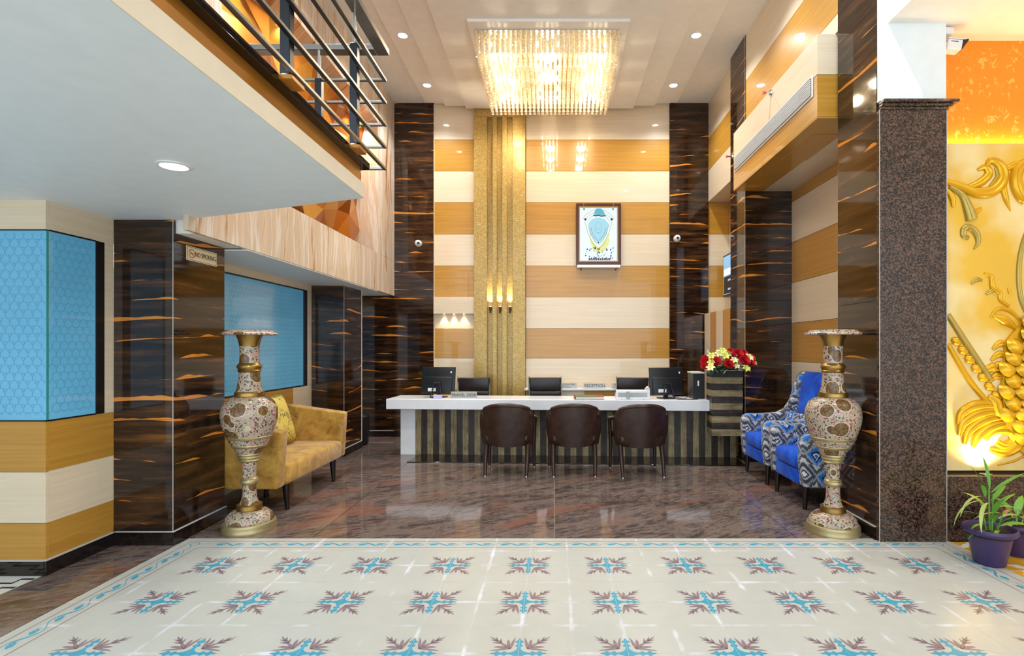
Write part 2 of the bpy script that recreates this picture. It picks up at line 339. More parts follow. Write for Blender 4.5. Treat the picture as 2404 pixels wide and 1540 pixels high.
def tube_rings(pts, rad, seg=8, flat=None):
    pts = [Vector(p) for p in pts]; rings = []; up = None
    if not isinstance(rad, (list, tuple)): rad = [rad] * len(pts)
    for i, p in enumerate(pts):
        d = (pts[min(i + 1, len(pts) - 1)] - pts[max(i - 1, 0)]).normalized()
        if up is None: up = Vector((0, 0, 1)) if abs(d.z) < 0.9 else Vector((0, 1, 0))
        sx = d.cross(up); sx.normalize(); up = sx.cross(d).normalized()
        rings.append([p + sx * (math.cos(2 * PI * k / seg) * rad[i]) + up * (math.sin(2 * PI * k / seg) * rad[i]) for k in range(seg)])
    return rings
def tube(name, pts, rad, mat, parent=None, seg=8):
    return loft(name, tube_rings(pts, rad, seg), mat, parent)
def taper(name, x, y, z0, z1, r0, r1, mat, parent, dx=0, dy=0, seg=10):
    return tube(name, [(x + dx, y + dy, z0), (x, y, z1)], [r0, r1], mat, parent, seg)
def prism(name, poly, axis, a, b, mat, parent=None, bev=0, seg=2, smooth=False):
    """polygon extruded along an axis: 'x' poly=(y,z), 'y' poly=(x,z), 'z' poly=(x,y)"""
    def P(u, v, t): return {'x': (t, u, v), 'y': (u, t, v), 'z': (u, v, t)}[axis]
    bm = bmesh.new(); va = [bm.verts.new(P(u, v, a)) for u, v in poly]; vb = [bm.verts.new(P(u, v, b)) for u, v in poly]; n = len(poly)
    bm.faces.new(va); bm.faces.new(vb[::-1])
    for i in range(n): bm.faces.new((va[i], vb[i], vb[(i + 1) % n], va[(i + 1) % n]))
    bmesh.ops.recalc_face_normals(bm, faces=bm.faces[:])
    if bev: bmesh.ops.bevel(bm, geom=[e for e in bm.edges if len(e.link_faces) == 2 and e.calc_face_angle(0) > 0.6], offset=bev, segments=seg, profile=0.5, affect='EDGES')
    return from_bm(name, bm, mat, parent, smooth or bev > 0, 50)
def pillow(name, w, h, t, mat, parent=None, n=12):
    V, F = [], []
    def prof(a): return max(0.0, 1 - abs(a) ** 3.2) ** 0.55
    for s in (1, -1):
        for i in range(n + 1):
            for j in range(n + 1):
                a, b = -1 + 2 * i / n, -1 + 2 * j / n
                pin = 1 - 0.07 * (1 - min(abs(a), abs(b))) * max(abs(a), abs(b)) ** 2
                V.append((a * w / 2 * pin, s * t / 2 * prof(a) * prof(b), b * h / 2 * pin))
    N = (n + 1) ** 2
    for s in (0, 1):
        for i in range(n):
            for j in range(n):
                q = [s * N + i * (n + 1) + j, s * N + (i + 1) * (n + 1) + j, s * N + (i + 1) * (n + 1) + j + 1, s * N + i * (n + 1) + j + 1]
                F.append(tuple(q) if s else tuple(q[::-1]))
    bm = bmesh.new(); vs = [bm.verts.new(v) for v in V]
    for f in F: bm.faces.new([vs[i] for i in f])
    bmesh.ops.remove_doubles(bm, verts=bm.verts[:], dist=1e-5)
    return from_bm(name, bm, mat, parent, True, 180)
def sheet(name, fn, nu, nv, thick, mat, parent=None, angle=60):
    """curved panel: fn(u,v) -> (point, normal); solid with the given thickness"""
    A, B = [], []
    for i in range(nu + 1):
        for j in range(nv + 1):
            p, nn = fn(i / nu, j / nv); p = Vector(p); nn = Vector(nn).normalized(); A.append(p); B.append(p - nn * thick)
    N = len(A); V = A + B; F = []; k = nv + 1
    for i in range(nu):
        for j in range(nv):
            q = (i * k + j, (i + 1) * k + j, (i + 1) * k + j + 1, i * k + j + 1); F.append(q); F.append(tuple(x + N for x in q[::-1]))
    edge = [i * k for i in range(nu + 1)] + [nu * k + j for j in range(1, nv + 1)] + [i * k + nv for i in range(nu - 1, -1, -1)] + [j for j in range(nv - 1, 0, -1)]
    for a, b in zip(edge, edge[1:] + edge[:1]): F.append((b, a, a + N, b + N))
    bm = bmesh.new(); vs = [bm.verts.new(v) for v in V]
    for f in F: bm.faces.new([vs[i] for i in f])
    bmesh.ops.recalc_face_normals(bm, faces=bm.faces[:])
    return from_bm(name, bm, mat, parent, True, angle)
def flat_polys(name, polys, P, mat, parent=None, fm=None):
    """flat inlay: polys of (u,v); P(u,v) -> point"""
    V, F = [], []
    for pl in polys:
        F.append(tuple(range(len(V), len(V) + len(pl)))); V += [P(u, v) for u, v in pl]
    return obj(name, V, F, mat, parent, fmats=fm)
def strip_poly(pts, wd):
    """thick polyline -> list of quads (u,v)"""
    out = []; L = []; Rr = []
    n = len(pts); wd = wd if isinstance(wd, (list, tuple)) else [wd] * n
    for i in range(n):
        a, b = pts[max(i - 1, 0)], pts[min(i + 1, n - 1)]; dx, dy = b[0] - a[0], b[1] - a[1]; l = math.hypot(dx, dy) or 1
        L.append((pts[i][0] - dy / l * wd[i] / 2, pts[i][1] + dx / l * wd[i] / 2)); Rr.append((pts[i][0] + dy / l * wd[i] / 2, pts[i][1] - dx / l * wd[i] / 2))
    for i in range(n - 1): out.append([L[i], Rr[i], Rr[i + 1], L[i + 1]])
    return out
def circ(cx, cy, r, n=16, ry=None):
    return [(cx + r * math.cos(2 * PI * k / n), cy + (ry or r) * math.sin(2 * PI * k / n)) for k in range(n)]
def text(name, body, size, loc, rot, mat, parent=None, extrude=0.0008, sx=1.0):
    c = bpy.data.curves.new(name, 'FONT'); c.body = body; c.size = size; c.align_x = 'CENTER'; c.align_y = 'CENTER'; c.extrude = extrude
    tmp = link(bpy.data.objects.new('tmp_text', c)); dg = bpy.context.evaluated_depsgraph_get(); me = bpy.data.meshes.new_from_object(tmp.evaluated_get(dg)); me.name = name
    bpy.data.objects.remove(tmp); bpy.data.curves.remove(c); me.materials.clear(); me.materials.append(M[mat])
    o = link(bpy.data.objects.new(name, me), parent); o.location = loc; o.rotation_euler = rot; o.scale = (sx, 1, 1); return o
def lamp(kind, name, loc, energy, color, parent=None, rot=(0, 0, 0), size=0.05, spot=1.6, blend=0.6):
    d = bpy.data.lights.new(name, kind); d.energy = energy; d.color = color
    if kind == 'AREA': d.size = size
    else: d.shadow_soft_size = size
    if kind == 'SPOT': d.spot_size = spot; d.spot_blend = blend
    o = link(bpy.data.objects.new(name, d), parent); o.location = loc; o.rotation_euler = rot; return o

# ============================================================ STRUCTURE
H = 5.40                                    # hall ceiling
BANDS = [0.0, 0.25, 0.76, 1.27, 1.754, 2.26, 2.77, 3.282, 3.80, 4.305, 4.817, H]
def band_mat(i): return 'tan' if i % 2 == 1 else 'cream'      # index 10 (top) cream, 9 tan ...

# ---- floor
floor = tag(box('floor', -6, 6, -3, 9, -0.10, -0.012, 'grout_dark'), 'dark polished brown stone floor with pale joints', 'floor', kind='structure')
def stone_tiles(xs, ys):
    for a, b in zip(xs, xs[1:]):
        for c, d in zip(ys, ys[1:]):
            g = 0.003
            box('stone_tile', a + g, b - g, c + g, d - g, -0.012, 0.0, 'floor_stone', floor)
stone_tiles([-3.30, -2.76, -1.84, -0.92, 0.0, 0.92, 1.84, 2.76, 3.05], [4.138, 5.84, 7.67, 8.86])
stone_tiles([-4.60, -3.68, -3.30], [7.67, 8.86])
stone_tiles([-3.25, -2.773], [0.75, 1.74, 2.66, 3.58, 4.138])

# ---- patterned cement tile floor
TP_ = 0.261; HT = 0.1295
fp = tag(box('floor_patterned', -2.771, 2.949, 0.75, 4.136, -0.012, -0.0007, 'grout_white'), 'cream cement tile floor with blue and mauve motifs and a vine border', 'floor', kind='structure')
def tile_mesh(name, hx, hy, groups):
    V = bv(-hx, hx, -hy, hy, -0.010, 0.0); F = list(BF); fm = [0] * 6; mats = ['tile_cream'] + [g[0] for g in groups]
    for k, (m, polys) in enumerate(groups):
        for pl in polys:
            pl = [(max(-hx, min(hx, u)), max(-hy, min(hy, v))) for u, v in pl]
            F.append(tuple(range(len(V), len(V) + len(pl)))); V += [(u, v, 0.0005) for u, v in pl]; fm.append(k + 1)
    me = bpy.data.meshes.new(name); me.from_pydata(V, [], F)
    for m in mats: me.materials.append(M[m])
    me.polygons.foreach_set('material_index', fm); me.update()
    # inlay faces must look up
    bm = bmesh.new(); bm.from_mesh(me)
    for f in bm.faces:
        if f.material_index and f.normal.z < 0: f.normal_flip()
    bm.to_mesh(me); bm.free(); return me
def put_tile(name, me, x, y, rz, parent):
    o = link(bpy.data.objects.new(name, me), parent); o.location = (x, y, 0); o.rotation_euler = (0, 0, rz); return o
o_ = -0.1305
stem = [(0, 0), (.138, 0), (.124, .009), (.113, .010), (.110, .022), (.103, .027), (.095, .024), (.092, .011), (.077, .011), (.074, .020), (.067, .024), (.060, .020), (.057, .010), (.045, .010), (.030, .016), (.021, .021)]
stem = [(u, v if u < .03 else v * .8) for u, v in stem]
stem2 = [(v, u) for u, v in stem][::-1]
half = [(.048, 0.0), (.062, .014), (.080, .036), (.098, .060), (.116, .086), (.106, .058), (.100, .044), (.092, .028), (.104, .038), (.124, .046), (.118, .030), (.110, .018), (.128, .012), (.140, .026), (.160, .028), (.152, .014), (.158, .008), (.170, .018), (.186, .016), (.184, .006)]
_d = lambda pl: [((a + b) / math.sqrt(2), (a - b) / math.sqrt(2)) for a, b in pl]
leaves = strip_poly(_d([(.056, 0), (.085, 0), (.12, 0), (.15, 0), (.175, 0), (.214, 0)]), [.012, .020, .012, .017, .014, .001])
for sg in (1, -1):
    leaves += strip_poly(_d([(.060, 0), (.074, .020 * sg), (.090, .044 * sg), (.104, .064 * sg), (.116, .086 * sg)]), [.010, .017, .014, .009, .001])
    leaves += strip_poly(_d([(.078, .006 * sg), (.098, .022 * sg), (.112, .034 * sg), (.126, .047 * sg)]), [.010, .018, .015, .002])
    leaves += strip_poly(_d([(.128, 0), (.142, .012 * sg), (.160, .026 * sg)]), [.008, .013, .002]) + strip_poly(_d([(.155, 0), (.170, .009 * sg), (.190, .018 * sg)]), [.007, .010, .002])
sh = lambda pl: [(u + o_, v + o_) for u, v in pl]
tile_q = tile_mesh('floor_tile', HT, HT, [('tile_blue', [sh(stem), sh(stem2)]), ('tile_mauve', [sh(q) for q in leaves])])
MX0, MY0 = -2.26, 3.625
for r in range(6):
    for c in range(10):
        cx, cy = MX0 + c * 2 * TP_, MY0 - r * 2 * TP_
        for k, (sx, sy) in enumerate(((1, 1), (-1, 1), (-1, -1), (1, -1))):
            put_tile('floor_tile', tile_q, cx + sx * TP_ / 2, cy + sy * TP_ / 2, k * PI / 2, fp)
def vine():
    L = TP_; pts = [(-L / 2 + L * i / 16, 0.030 * math.sin(2 * PI * i / 16)) for i in range(17)]
    wd = [0.005 + 0.011 * max(0, -math.cos(2 * PI * i / 16)) for i in range(17)]
    vin = strip_poly(pts, wd)
    def leaf(cx, cy, a, s=1.0):
        base = [(-.026, 0), (-.016, .010), (-.010, .008), (-.004, .016), (.004, .009), (.012, .013), (.014, .005), (.028, .008), (.022, 0), (.028, -.008), (.014, -.005), (.008, -.013), (.0, -.008), (-.010, -.012), (-.016, -.006)]
        ca, sa = math.cos(a), math.sin(a); return [(cx + s * (u * ca - v * sa), cy + s * (u * sa + v * ca)) for u, v in base]
    return vin, [leaf(-0.062, -0.004, 0.25, 1.35), leaf(0.066, 0.004, 0.15, 1.35)]
vin, lv = vine()
ln = lambda y: [(-.1305, y - .004), (.1305, y - .004), (.1305, y + .004), (-.1305, y + .004)]
tile_b = tile_mesh('border_tile', HT, 0.1235, [('tile_blue', vin + lv), ('tile_line', [ln(.063), ln(-.062)])])
ring = strip_poly(circ(0, 0, .030, 14) + [(.030, 0)], .007)
tile_c = tile_mesh('corner_tile', 0.1235, 0.1235, [('tile_blue', ring + strip_poly([(.03, -.005), (.08, .012), (.125, 0)], .005) + strip_poly([(-.005, -.03), (.012, -.08), (0, -.125)], .005)),
    ('tile_line', [[(-.0658, -.125), (-.0602, -.125), (-.0602, .063), (-.0658, .063)], [(-.0658, .0602), (.125, .0602), (.125, .0658), (-.0658, .0658)], [(.0592, -.125), (.0648, -.125), (.0648, -.062), (.0592, -.062)], [(.0592, -.0648), (.125, -.0648), (.125, -.0592), (.0592, -.0592)]])])
XL, XR, YF = MX0 - TP_, MX0 + 19 * TP_, MY0 + TP_
for i in range(20): put_tile('border_tile', tile_b, XL + TP_ * (i + .5), YF + .125, 0, fp)
for i in range(12):
    put_tile('border_tile', tile_b, XL - .125, YF - TP_ * (i + .5), PI / 2, fp); put_tile('border_tile', tile_b, XR + .125, YF - TP_ * (i + .5), -PI / 2, fp)
put_tile('corner_tile', tile_c, XL - .125, YF + .125, 0, fp); put_tile('corner_tile', tile_c, XR + .125, YF + .125, -PI / 2, fp)

# ---- yellow patterned floor on the right, black and white floor on the left
fy = tag(box('floor_yellow', 2.951, 5.04, 1.97, 4.058, -0.012, -0.003, 'grout'), 'yellow and white patterned tile floor under the potted plants', 'floor', kind='structure')
wav = lambda a, b, n=9: None
yq = [[(-.128, -.128), (-.02, -.128), (.0, -.09), (.035, -.07), (.03, -.03), (.065, -.01), (.05, .03), (.0, .03), (-.015, .065), (-.06, .05), (-.08, .02), (-.128, .01)],
      [(.128, .128), (.02, .128), (.015, .10), (.045, .085), (.06, .055), (.095, .05), (.105, .02), (.128, .015)],
      [(-.128, .128), (-.128, .06), (-.10, .055), (-.085, .085), (-.045, .095), (-.03, .128)], [(.128, -.128), (.06, -.128), (.055, -.10), (.085, -.085), (.095, -.045), (.128, -.03)]]
def tile_mesh2(name, base, m, polys):
    me = tile_mesh(name, HT, HT, [(m, polys)]); me.materials[0] = M[base]; return me
tile_y = tile_mesh2('floor_tile', 'tile_white', 'tile_yellow', yq)
for i in range(8):
    for j in range(8): put_tile('floor_tile', tile_y, 2.951 + TP_ * (i + .5), 4.058 - TP_ * (j + .5), (PI / 2) * ((i + 2 * j) % 4 if (i + j) % 2 else (i * 3 + j) % 4), fy)
fb = tag(box('floor_monochrome', -5.34, -3.252, 1.90, 3.468, -0.012, -0.003, 'grout'), 'white floor tiles with charcoal stepped lines beside the glass booth', 'floor', kind='structure')
zz = [strip_poly([(-.13, y0), (-.04, y0), (-.04, y0 + .06), (.05, y0 + .06), (.05, y0 + .12), (.13, y0 + .12)], .026) for y0 in (-.17, -.05)]
tile_w = tile_mesh2('floor_tile', 'tile_white', 'tile_navy', zz[0] + zz[1])
for i in range(8):
    for j in range(6): put_tile('floor_tile', tile_w, -3.252 - TP_ * (i + .5), 3.468 - TP_ * (j + .5), 0, fb)

# ---- ceiling: stepped boards
ceil = tag(box('ceiling', -6, 2.483, -3, 9.0, H, H + .12, 'white_paint'), 'white stepped hall ceiling around the chandelier', 'ceiling', kind='structure')
for x0, x1, z0 in ((-2.07, 1.967, 5.355), (-1.753, 1.607, 5.31), (-1.415, 1.262, 5.265)):
    box('ceiling_panel', x0, x1, -2, 8.72, z0, z0 + .045, 'white_paint', ceil, .003)
box('ceiling_panel', 2.483, 3.2, 4.45, 9.0, H, H + .12, 'white_paint', ceil)
ceil2 = tag(box('ceiling_right', 2.483, 6, -3, 4.45, 3.865, H + .12, 'white_paint'), 'lower white ceiling over the gilded relief area', 'ceiling', kind='structure')
tag(box('ceiling_corridor', -4.7, -2.80, 7.25, 8.9, 2.285, 2.36, 'white_paint'), 'white corridor ceiling behind the far marble column', 'ceiling', kind='structure')

# ---- back wall
wb = tag(box('wall_back', -4.7, 3.15, 8.885, 9.0, 0, H, 'white_paint'), 'back wall of the reception with cream and tan bands', 'wall', kind='structure')
def bands(parent, mk, lo=0, hi=99, skip=()):
    """mk(z0,z1,mat) builds one panel"""
    for i in range(len(BANDS) - 1):
        z0, z1 = max(BANDS[i], lo), min(BANDS[i + 1], hi)
        if z1 - z0 > 0.02 and i not in skip: mk(z0 + .002, z1 - .002, band_mat(i))
def pb(x0, x1, y0, y1, parent): return lambda z0, z1, m: box('panel', x0, x1, y0, y1, z0, z1, m, parent, .0015)
bands(wb, pb(-1.953, -1.297, 8.85, 8.885, wb), skip=(4,))
box('panel', -1.953, -1.297, 8.79, 8.885, 1.99, 2.258, 'cream', wb, .002); box('niche_panel', -1.953, -1.297, 8.872, 8.885, 1.756, 1.986, 'cream', wb)
bands(wb, pb(-.466, 1.863, 8.85, 8.885, wb)); bands(wb, pb(2.493, 2.83, 8.85, 8.885, wb), hi=3.80)
def slabs(parent, x0, x1, y0, y1, z0, z1, mat='marble', step=1.22, off=0.0):
    zs = [z0]; z = z0 + step - off
    while z < z1 - .15: zs.append(z); z += step
    zs.append(z1)
    for a, b in zip(zs, zs[1:]): box('stone_slab', x0, x1, y0, y1, a + .0007, b - .0007, mat, parent, .001)
slabs(wb, -2.60, -1.957, 8.82, 8.885, 0, H); slabs(wb, 1.867, 2.489, 8.82, 8.885, 0, H); slabs(wb, -4.70, -2.605, 8.85, 8.885, 0, 2.285)
box('edge_trim', -1.957, -1.949, 8.822, 8.85, 0, H, 'fascia_paint', wb)

# ---- gold fluted feature on the back wall
gf = tag(box('gold_feature_panel', -1.293, -.47, 8.835, 8.885, 0, 5.37, 'gold_wall'), 'tall gold textured wall feature with three lit grooves', 'wall feature', kind='structure')
for x0, x1 in ((-1.293, -1.083), (-.995, -.925), (-.840, -.765), (-.675, -.47)): box('flute', x0, x1, 8.735, 8.835, 0, 5.14, 'gold_wall', gf, .003)
box('header', -1.293, -.47, 8.735, 8.835, 5.142, 5.37, 'gold_wall', gf, .003)

# ---- columns
def trims(parent, pts, z0, z1):
    for x, y in pts: box('edge_trim', x - .002, x + .002, y - .002, y + .002, z0, z1, 'grout', parent)
def base_run(parent, x0, x1, y0, y1, h=.10):
    b = box('skirting', x0, x1, y0, y1, 0, h - .005, 'black_granite', parent); box('grout_line', x0, x1, y0, y1, h - .005, h, 'grout', parent)
c1 = thing('marble_column', 'black streaked marble column bearing the no smoking sign', 'column', (-3.02, 4.31, 0), kind='structure')
c1l = lambda x: x + 3.02
slabs(c1, c1l(-3.235), c1l(-2.80), -.31, .315, 0, 2.385, off=.3); trims(c1, [(c1l(-2.80), -.31)], .1, 2.385)
base_run(c1, c1l(-3.235), c1l(-2.786), -.324, -.31); base_run(c1, c1l(-2.80), c1l(-2.786), -.31, .33)
c2 = thing('marble_column', 'black streaked marble column between the sofa and the counter', 'column', (-3.02, 7.575, 0), kind='structure')
slabs(c2, -.215, .22, -.325, .325, 0, 2.285, off=.1); trims(c2, [(.22, -.325)], .1, 2.285); base_run(c2, -.215, .234, -.339, -.325); base_run(c2, .22, .234, -.325, .325)
box('door_jamb', .19, .222, .326, .352, .0, 2.28, 'fascia_paint', c2)
c3 = thing('marble_column', 'tall streaked marble column faced with brown granite beside the relief', 'column', (2.67, 4.36, 0), kind='structure')
slabs(c3, -.25, .245, -.26, .30, 0, H, step=1.8); box('granite_facing', -.25, .25, -.30, -.26, 0, 3.217, 'granite', c3, .002); box('granite_side', .246, .25, -.26, .1, 0, 3.217, 'granite', c3)
for i, (o, z0, z1) in enumerate(((.012, 3.217, 3.24), (.035, 3.24, 3.262), (.07, 3.262, 3.285))): box('capital_moulding', -.25 + .01, .25 + o, -.30 - o * .6, .06, z0, z1, 'granite', c3, .004)
box('painted_upper_face', -.245, .245, -.295, -.26, 3.285, H, 'soffit_paint', c3); box('painted_upper_side', .245, .249, -.295, .1, 3.285, 3.865, 'soffit_paint', c3)
trims(c3, [(-.25, -.30)], 0, 3.217); trims(c3, [(.25, -.30)], 0, 3.217); base_run(c3, -.264, -.25, -.258, .30)
c4 = thing('marble_column', 'streaked marble column behind the flower planter', 'column', (2.715, 7.185, 0), kind='structure')
slabs(c4, -.305, .305, -.285, .285, 0, H, off=.4); trims(c4, [(-.305, -.285)], .1, H); base_run(c4, -.319, .305, -.299, -.285)

# ---- left wall: glass booth, alcove wall, travertine beam and copper niche
wl = tag(box('wall_left', -3.33, -3.238, 3.51, 7.25, 0, .95, 'cream'), 'left wall with tan and cream panels below frosted glass', 'wall', kind='structure')
for z0, z1, m in ((.10, .328, 'tan'), (.332, .654, 'cream'), (.658, .975, 'tan')):
    box('panel', -3.242, -3.235, 3.4905, 4.0, z0, z1, m, wl); box('panel', -5.4, -3.235, 3.466, 3.49, z0, z1, m, wl)
box('panel', -3.242, -3.235, 3.4905, 4.0, 2.20, 2.385, 'cream', wl); box('panel', -3.33, -3.235, 3.915, 4.0, .977, 2.20, 'cream', wl)
box('panel', -5.4, -3.235, 3.466, 3.49, 2.20, 2.385, 'cream', wl); box('booth_wall', -5.4, -3.24, 3.49, 3.53, 0, .97, 'white_paint', wl); box('booth_header', -5.4, -3.24, 3.49, 4.0, 2.20, 2.385, 'white_paint', wl)
box('panel', -3.238, -3.232, 4.625, 6.738, .10, .948, 'tan', wl); box('panel', -3.238, -3.232, 6.742, 7.25, .10, .948, 'cream', wl)
box('panel', -3.30, -3.232, 4.625, 7.25, 2.19, 2.285, 'cream', wl); box('panel', -3.30, -3.232, 7.12, 7.25, .952, 2.188, 'cream', wl)
box('inner_wall', -5.4, -5.3, 3.5, 8.9, 0, 2.4, 'white_paint', wl)
bl = tag(box('baseboard_left', -3.236, -3.221, 3.455, 4.0, 0, .092, 'black_granite'), 'black granite baseboard along the glass booth', 'baseboard', kind='structure')
box('grout_line', -3.236, -3.221, 3.455, 4.0, .092, .10, 'grout', bl); box('front_run', -5.4, -3.236, 3.452, 3.467, 0, .092, 'black_granite', bl); box('grout_line', -5.4, -3.236, 3.452, 3.467, .092, .10, 'grout', bl)
bb = tag(box('baseboard_back', -4.7, -2.6, 8.832, 8.85, 0, .092, 'black_granite'), 'black granite baseboard under the back wall left of the counter', 'baseboard', kind='structure')
box('grout_line', -4.7, -1.957, 8.83, 8.85, .092, .10, 'grout', bb); box('skirting', -2.6, -1.957, 8.804, 8.82, 0, .092, 'black_granite', bb)

def etch(name, w, h, P, a, parent):
    polys = []; nr = int(h / (a * .866)) ; nc = int(w / a)
    for r in range(nr + 1):
        for c in range(nc + 1):
            cx, cy = (c + (r % 2) * .5) * a, r * a * .866
            if not (a * .45 < cx < w - a * .45 and a * .5 < cy < h - a * .5): continue
            for k in range(3):
                an = PI / 2 + k * 2 * PI / 3; e = (cx + .40 * a * math.cos(an), cy + .40 * a * math.sin(an)); polys += strip_poly([(cx, cy), e], .0035)
                for sg in (1, -1): polys += strip_poly([e, (e[0] + .2 * a * math.cos(an + sg * PI / 3), e[1] + .2 * a * math.sin(an + sg * PI / 3))], .003)
    return tag(flat_polys(name, polys, P, 'etch', parent), kind='stuff')
w1 = tag(box('window_1', -5.36, -3.238, 3.474, 3.486, .985, 2.193, 'frost'), 'frosted blue glass front of the left booth with etched pattern', 'window', kind='structure')
etch('etched_pattern', .9, 1.2, lambda u, v: (-3.24 - u, 3.4725, .99 + v), .058, w1)
boxes('frame', [(-5.4, -3.236, 3.466, 3.49, 2.193, 2.20), (-5.4, -3.236, 3.466, 3.49, .977, .985)], 'dark_frame', w1)
w2 = tag(box('window_2', -3.250, -3.238, 3.486, 3.90, .985, 2.193, 'frost'), 'frosted blue glass side of the booth beside the marble column', 'window', kind='structure')
etch('etched_pattern', .36, 1.2, lambda u, v: (-3.2365, 3.484 + u, .99 + v), .058, w2)
boxes('frame', [(-3.262, -3.232, 3.845, 3.915, .977, 2.20), (-3.262, -3.232, 3.49, 3.845, 2.193, 2.203), (-3.262, -3.232, 3.49, 3.845, .975, .985)], 'dark_frame', w2)
box('glass_edge', -3.2385, -3.2345, 3.4725, 3.4865, .985, 2.193, 'glass_edge', w2)
w3 = tag(box('window_3', -3.262, -3.250, 4.63, 7.05, .955, 2.185, 'frost'), 'wide frosted blue glass window behind the mustard sofa', 'window', kind='structure')
etch('etched_pattern', 2.36, 1.2, lambda u, v: (-3.2485, 4.66 + u, .97 + v), .058, w3)
boxes('frame', [(-3.27, -3.229, 7.05, 7.12, .95, 2.19), (-3.27, -3.229, 4.625, 7.05, 2.178, 2.192), (-3.27, -3.229, 4.625, 7.05, .948, .962)], 'dark_frame', w3)

wt = tag(box('wall_travertine', -3.6, -2.63, 4.03, 8.885, 2.29, 2.83, 'white_paint'), 'pale veined travertine beam and surround of the copper niche', 'wall', kind='structure')
ys = [3.86, 4.75, 5.65, 6.55, 7.45, 8.35, 8.845]
for a, b in zip(ys, ys[1:]): box('stone_slab', -2.63, -2.593, a + .0007, b - .0007, 2.28, 2.83, 'travertine', wt, .001)
box('sill_slab', -3.0, -2.60, 4.03, 8.0, 2.80, 2.83, 'travertine', wt)
for a, b in ((3.3, 4.25), (8.0, 8.845)): box('stone_slab', -2.70, -2.593, a, b, 2.832, 4.75, 'travertine', wt, .001)
for a, b in ((3.3, 4.25), (4.25, 5.2), (5.2, 6.15), (6.15, 7.1), (7.1, 8.0), (8.0, 8.845)): box('stone_slab', -2.70, -2.593, a + .0007, b - .0007, 4.752, H, 'travertine', wt, .001)
box('niche_soffit', -2.98, -2.70, 4.0, 8.2, 4.752, 4.80, 'travertine', wt); box('niche_back', -3.10, -3.0, 4.0, 8.885, 2.83, H, 'white_paint', wt); box('niche_cheek', -3.0, -2.70, 8.0, 8.06, 2.83, 4.752, 'travertine', wt); box('niche_cheek', -3.0, -2.70, 4.19, 4.25, 2.83, 4.752, 'travertine', wt)
tag(box('ceiling_alcove', -3.24, -2.60, 4.626, 8.0, 2.268, 2.28, 'soffit_paint'), 'pale soffit over the sofa alcove', 'ceiling', kind='structure')
# copper facets
cw = thing('copper_facet_wall', 'faceted copper wall relief in the travertine niche', 'wall relief', (-2.95, 6.1, 2.83), kind='structure')
rng = random.Random(11); NU, NV = 9, 5; G = {}
for i in range(NU + 1):
    for j in range(NV + 1):
        jy = 0 if i in (0, NU) else rng.uniform(-.13, .13); jz = 0 if j in (0, NV) else rng.uniform(-.11, .11)
        G[i, j] = Vector((rng.uniform(0, .20), -1.85 + 3.75 * i / NU + jy, 1.92 * j / NV + jz))
for i in range(NU):
    for j in range(NV):
        q = [G[i, j], G[i + 1, j], G[i + 1, j + 1], G[i, j + 1]]
        for tri in ((q[0], q[1], q[2]), (q[0], q[2], q[3])) if rng.random() < .5 else ((q[0], q[1], q[3]), (q[1], q[2], q[3])):
            back = [Vector((-.04, p.y, p.z)) for p in tri]
            obj('facet', list(tri) + back, [(0, 1, 2), (5, 4, 3), (0, 3, 4, 1), (1, 4, 5, 2), (2, 5, 3, 0)], 'copper%d' % rng.choice((0, 0, 0, 1, 1, 2, 3)), cw)

# ---- balcony slab
bs = thing('balcony_slab', 'white balcony slab with gilded edge overhanging on the left', 'balcony', (-2, 2, 2.385), kind='structure')
poly = [(-4, -5), (.8, -5), (.8, 1.42), (-.593, 1.95), (-.8, 2.0), (-4, 2.0)]
prism('soffit', poly, 'z', 0, .089, 'soffit_paint', bs)
box('fascia', .8, .806, -5, 1.42, 0.0, .089, 'fascia_paint', bs)
p2 = [(-4, -5), (.785, -5), (.785, 1.41), (-.593, 1.93), (-.8, 1.98), (-4, 1.98)]; prism('gilded_edge', p2, 'z', .089, .19, 'gold_strip', bs)
p3 = [(-4, -5), (.83, -5), (.83, 1.45), (-.593, 1.96), (-.8, 2.0), (-4, 2.0)]; prism('stone_nosing', p3, 'z', .19, .225, 'black_granite', bs)
tag(box('wall_mezzanine', -6, -2.70, 4.0, 4.1, 2.62, H, 'fascia_paint'), 'cream upper wall behind the balcony', 'wall', kind='structure')
tag(box('wall_left_outer', -6.1, -6, -3, 4.1, 0, H, 'white_paint'), 'white outer wall on the far left', 'wall', kind='structure')

# ---- right wall
wr = tag(box('wall_right', 3.024, 3.12, 4.66, 8.885, 0, H, 'white_paint'), 'right wall of the armchair alcove with cream and tan bands', 'wall', kind='structure')
bands(wr, lambda z0, z1, m: box('panel', 3.0, 3.024, 4.662, 6.898, z0, z1, m, wr, .0015), hi=3.44)
bands(wr, lambda z0, z1, m: box('panel', 2.42, 3.0, 4.662, 6.898, z0, z1, m, wr, .0015), lo=4.15)
bands(wr, lambda z0, z1, m: box('panel', 2.489, 3.02, 7.472, 8.848, z0, z1, m, wr, .0015), lo=3.80)
bands(wr, lambda z0, z1, m: box('panel', 2.83, 3.02, 7.472, 8.848, z0, z1, m, wr, .0015), hi=3.798)
ac = thing('air_duct_bulkhead', 'cream and tan boxed air duct with long white grille', 'air duct', (2.64, 5.8, 3.435), kind='structure')
box('panel', -.376, .36, -1.10, 1.098, .367, .715, 'cream', ac, .002); box('panel', -.376, .36, -1.10, 1.098, .0, .363, 'tan', ac, .002)
for x0, x1, y0, y1, m in ((-.376, 0.0, -1.10, 1.098, 'tan'), (.004, .36, -1.10, 1.098, 'cream')): box('soffit_panel', x0, x1, y0, y1, -.012, -.002, m, ac)
box('access_hatch', -.25, .02, -.75, -.05, -.016, -.011, 'tan', ac)
gr = box('grille_frame', -.386, -.377, -1.03, 1.04, .205, .40, 'white_plastic', ac, .002)
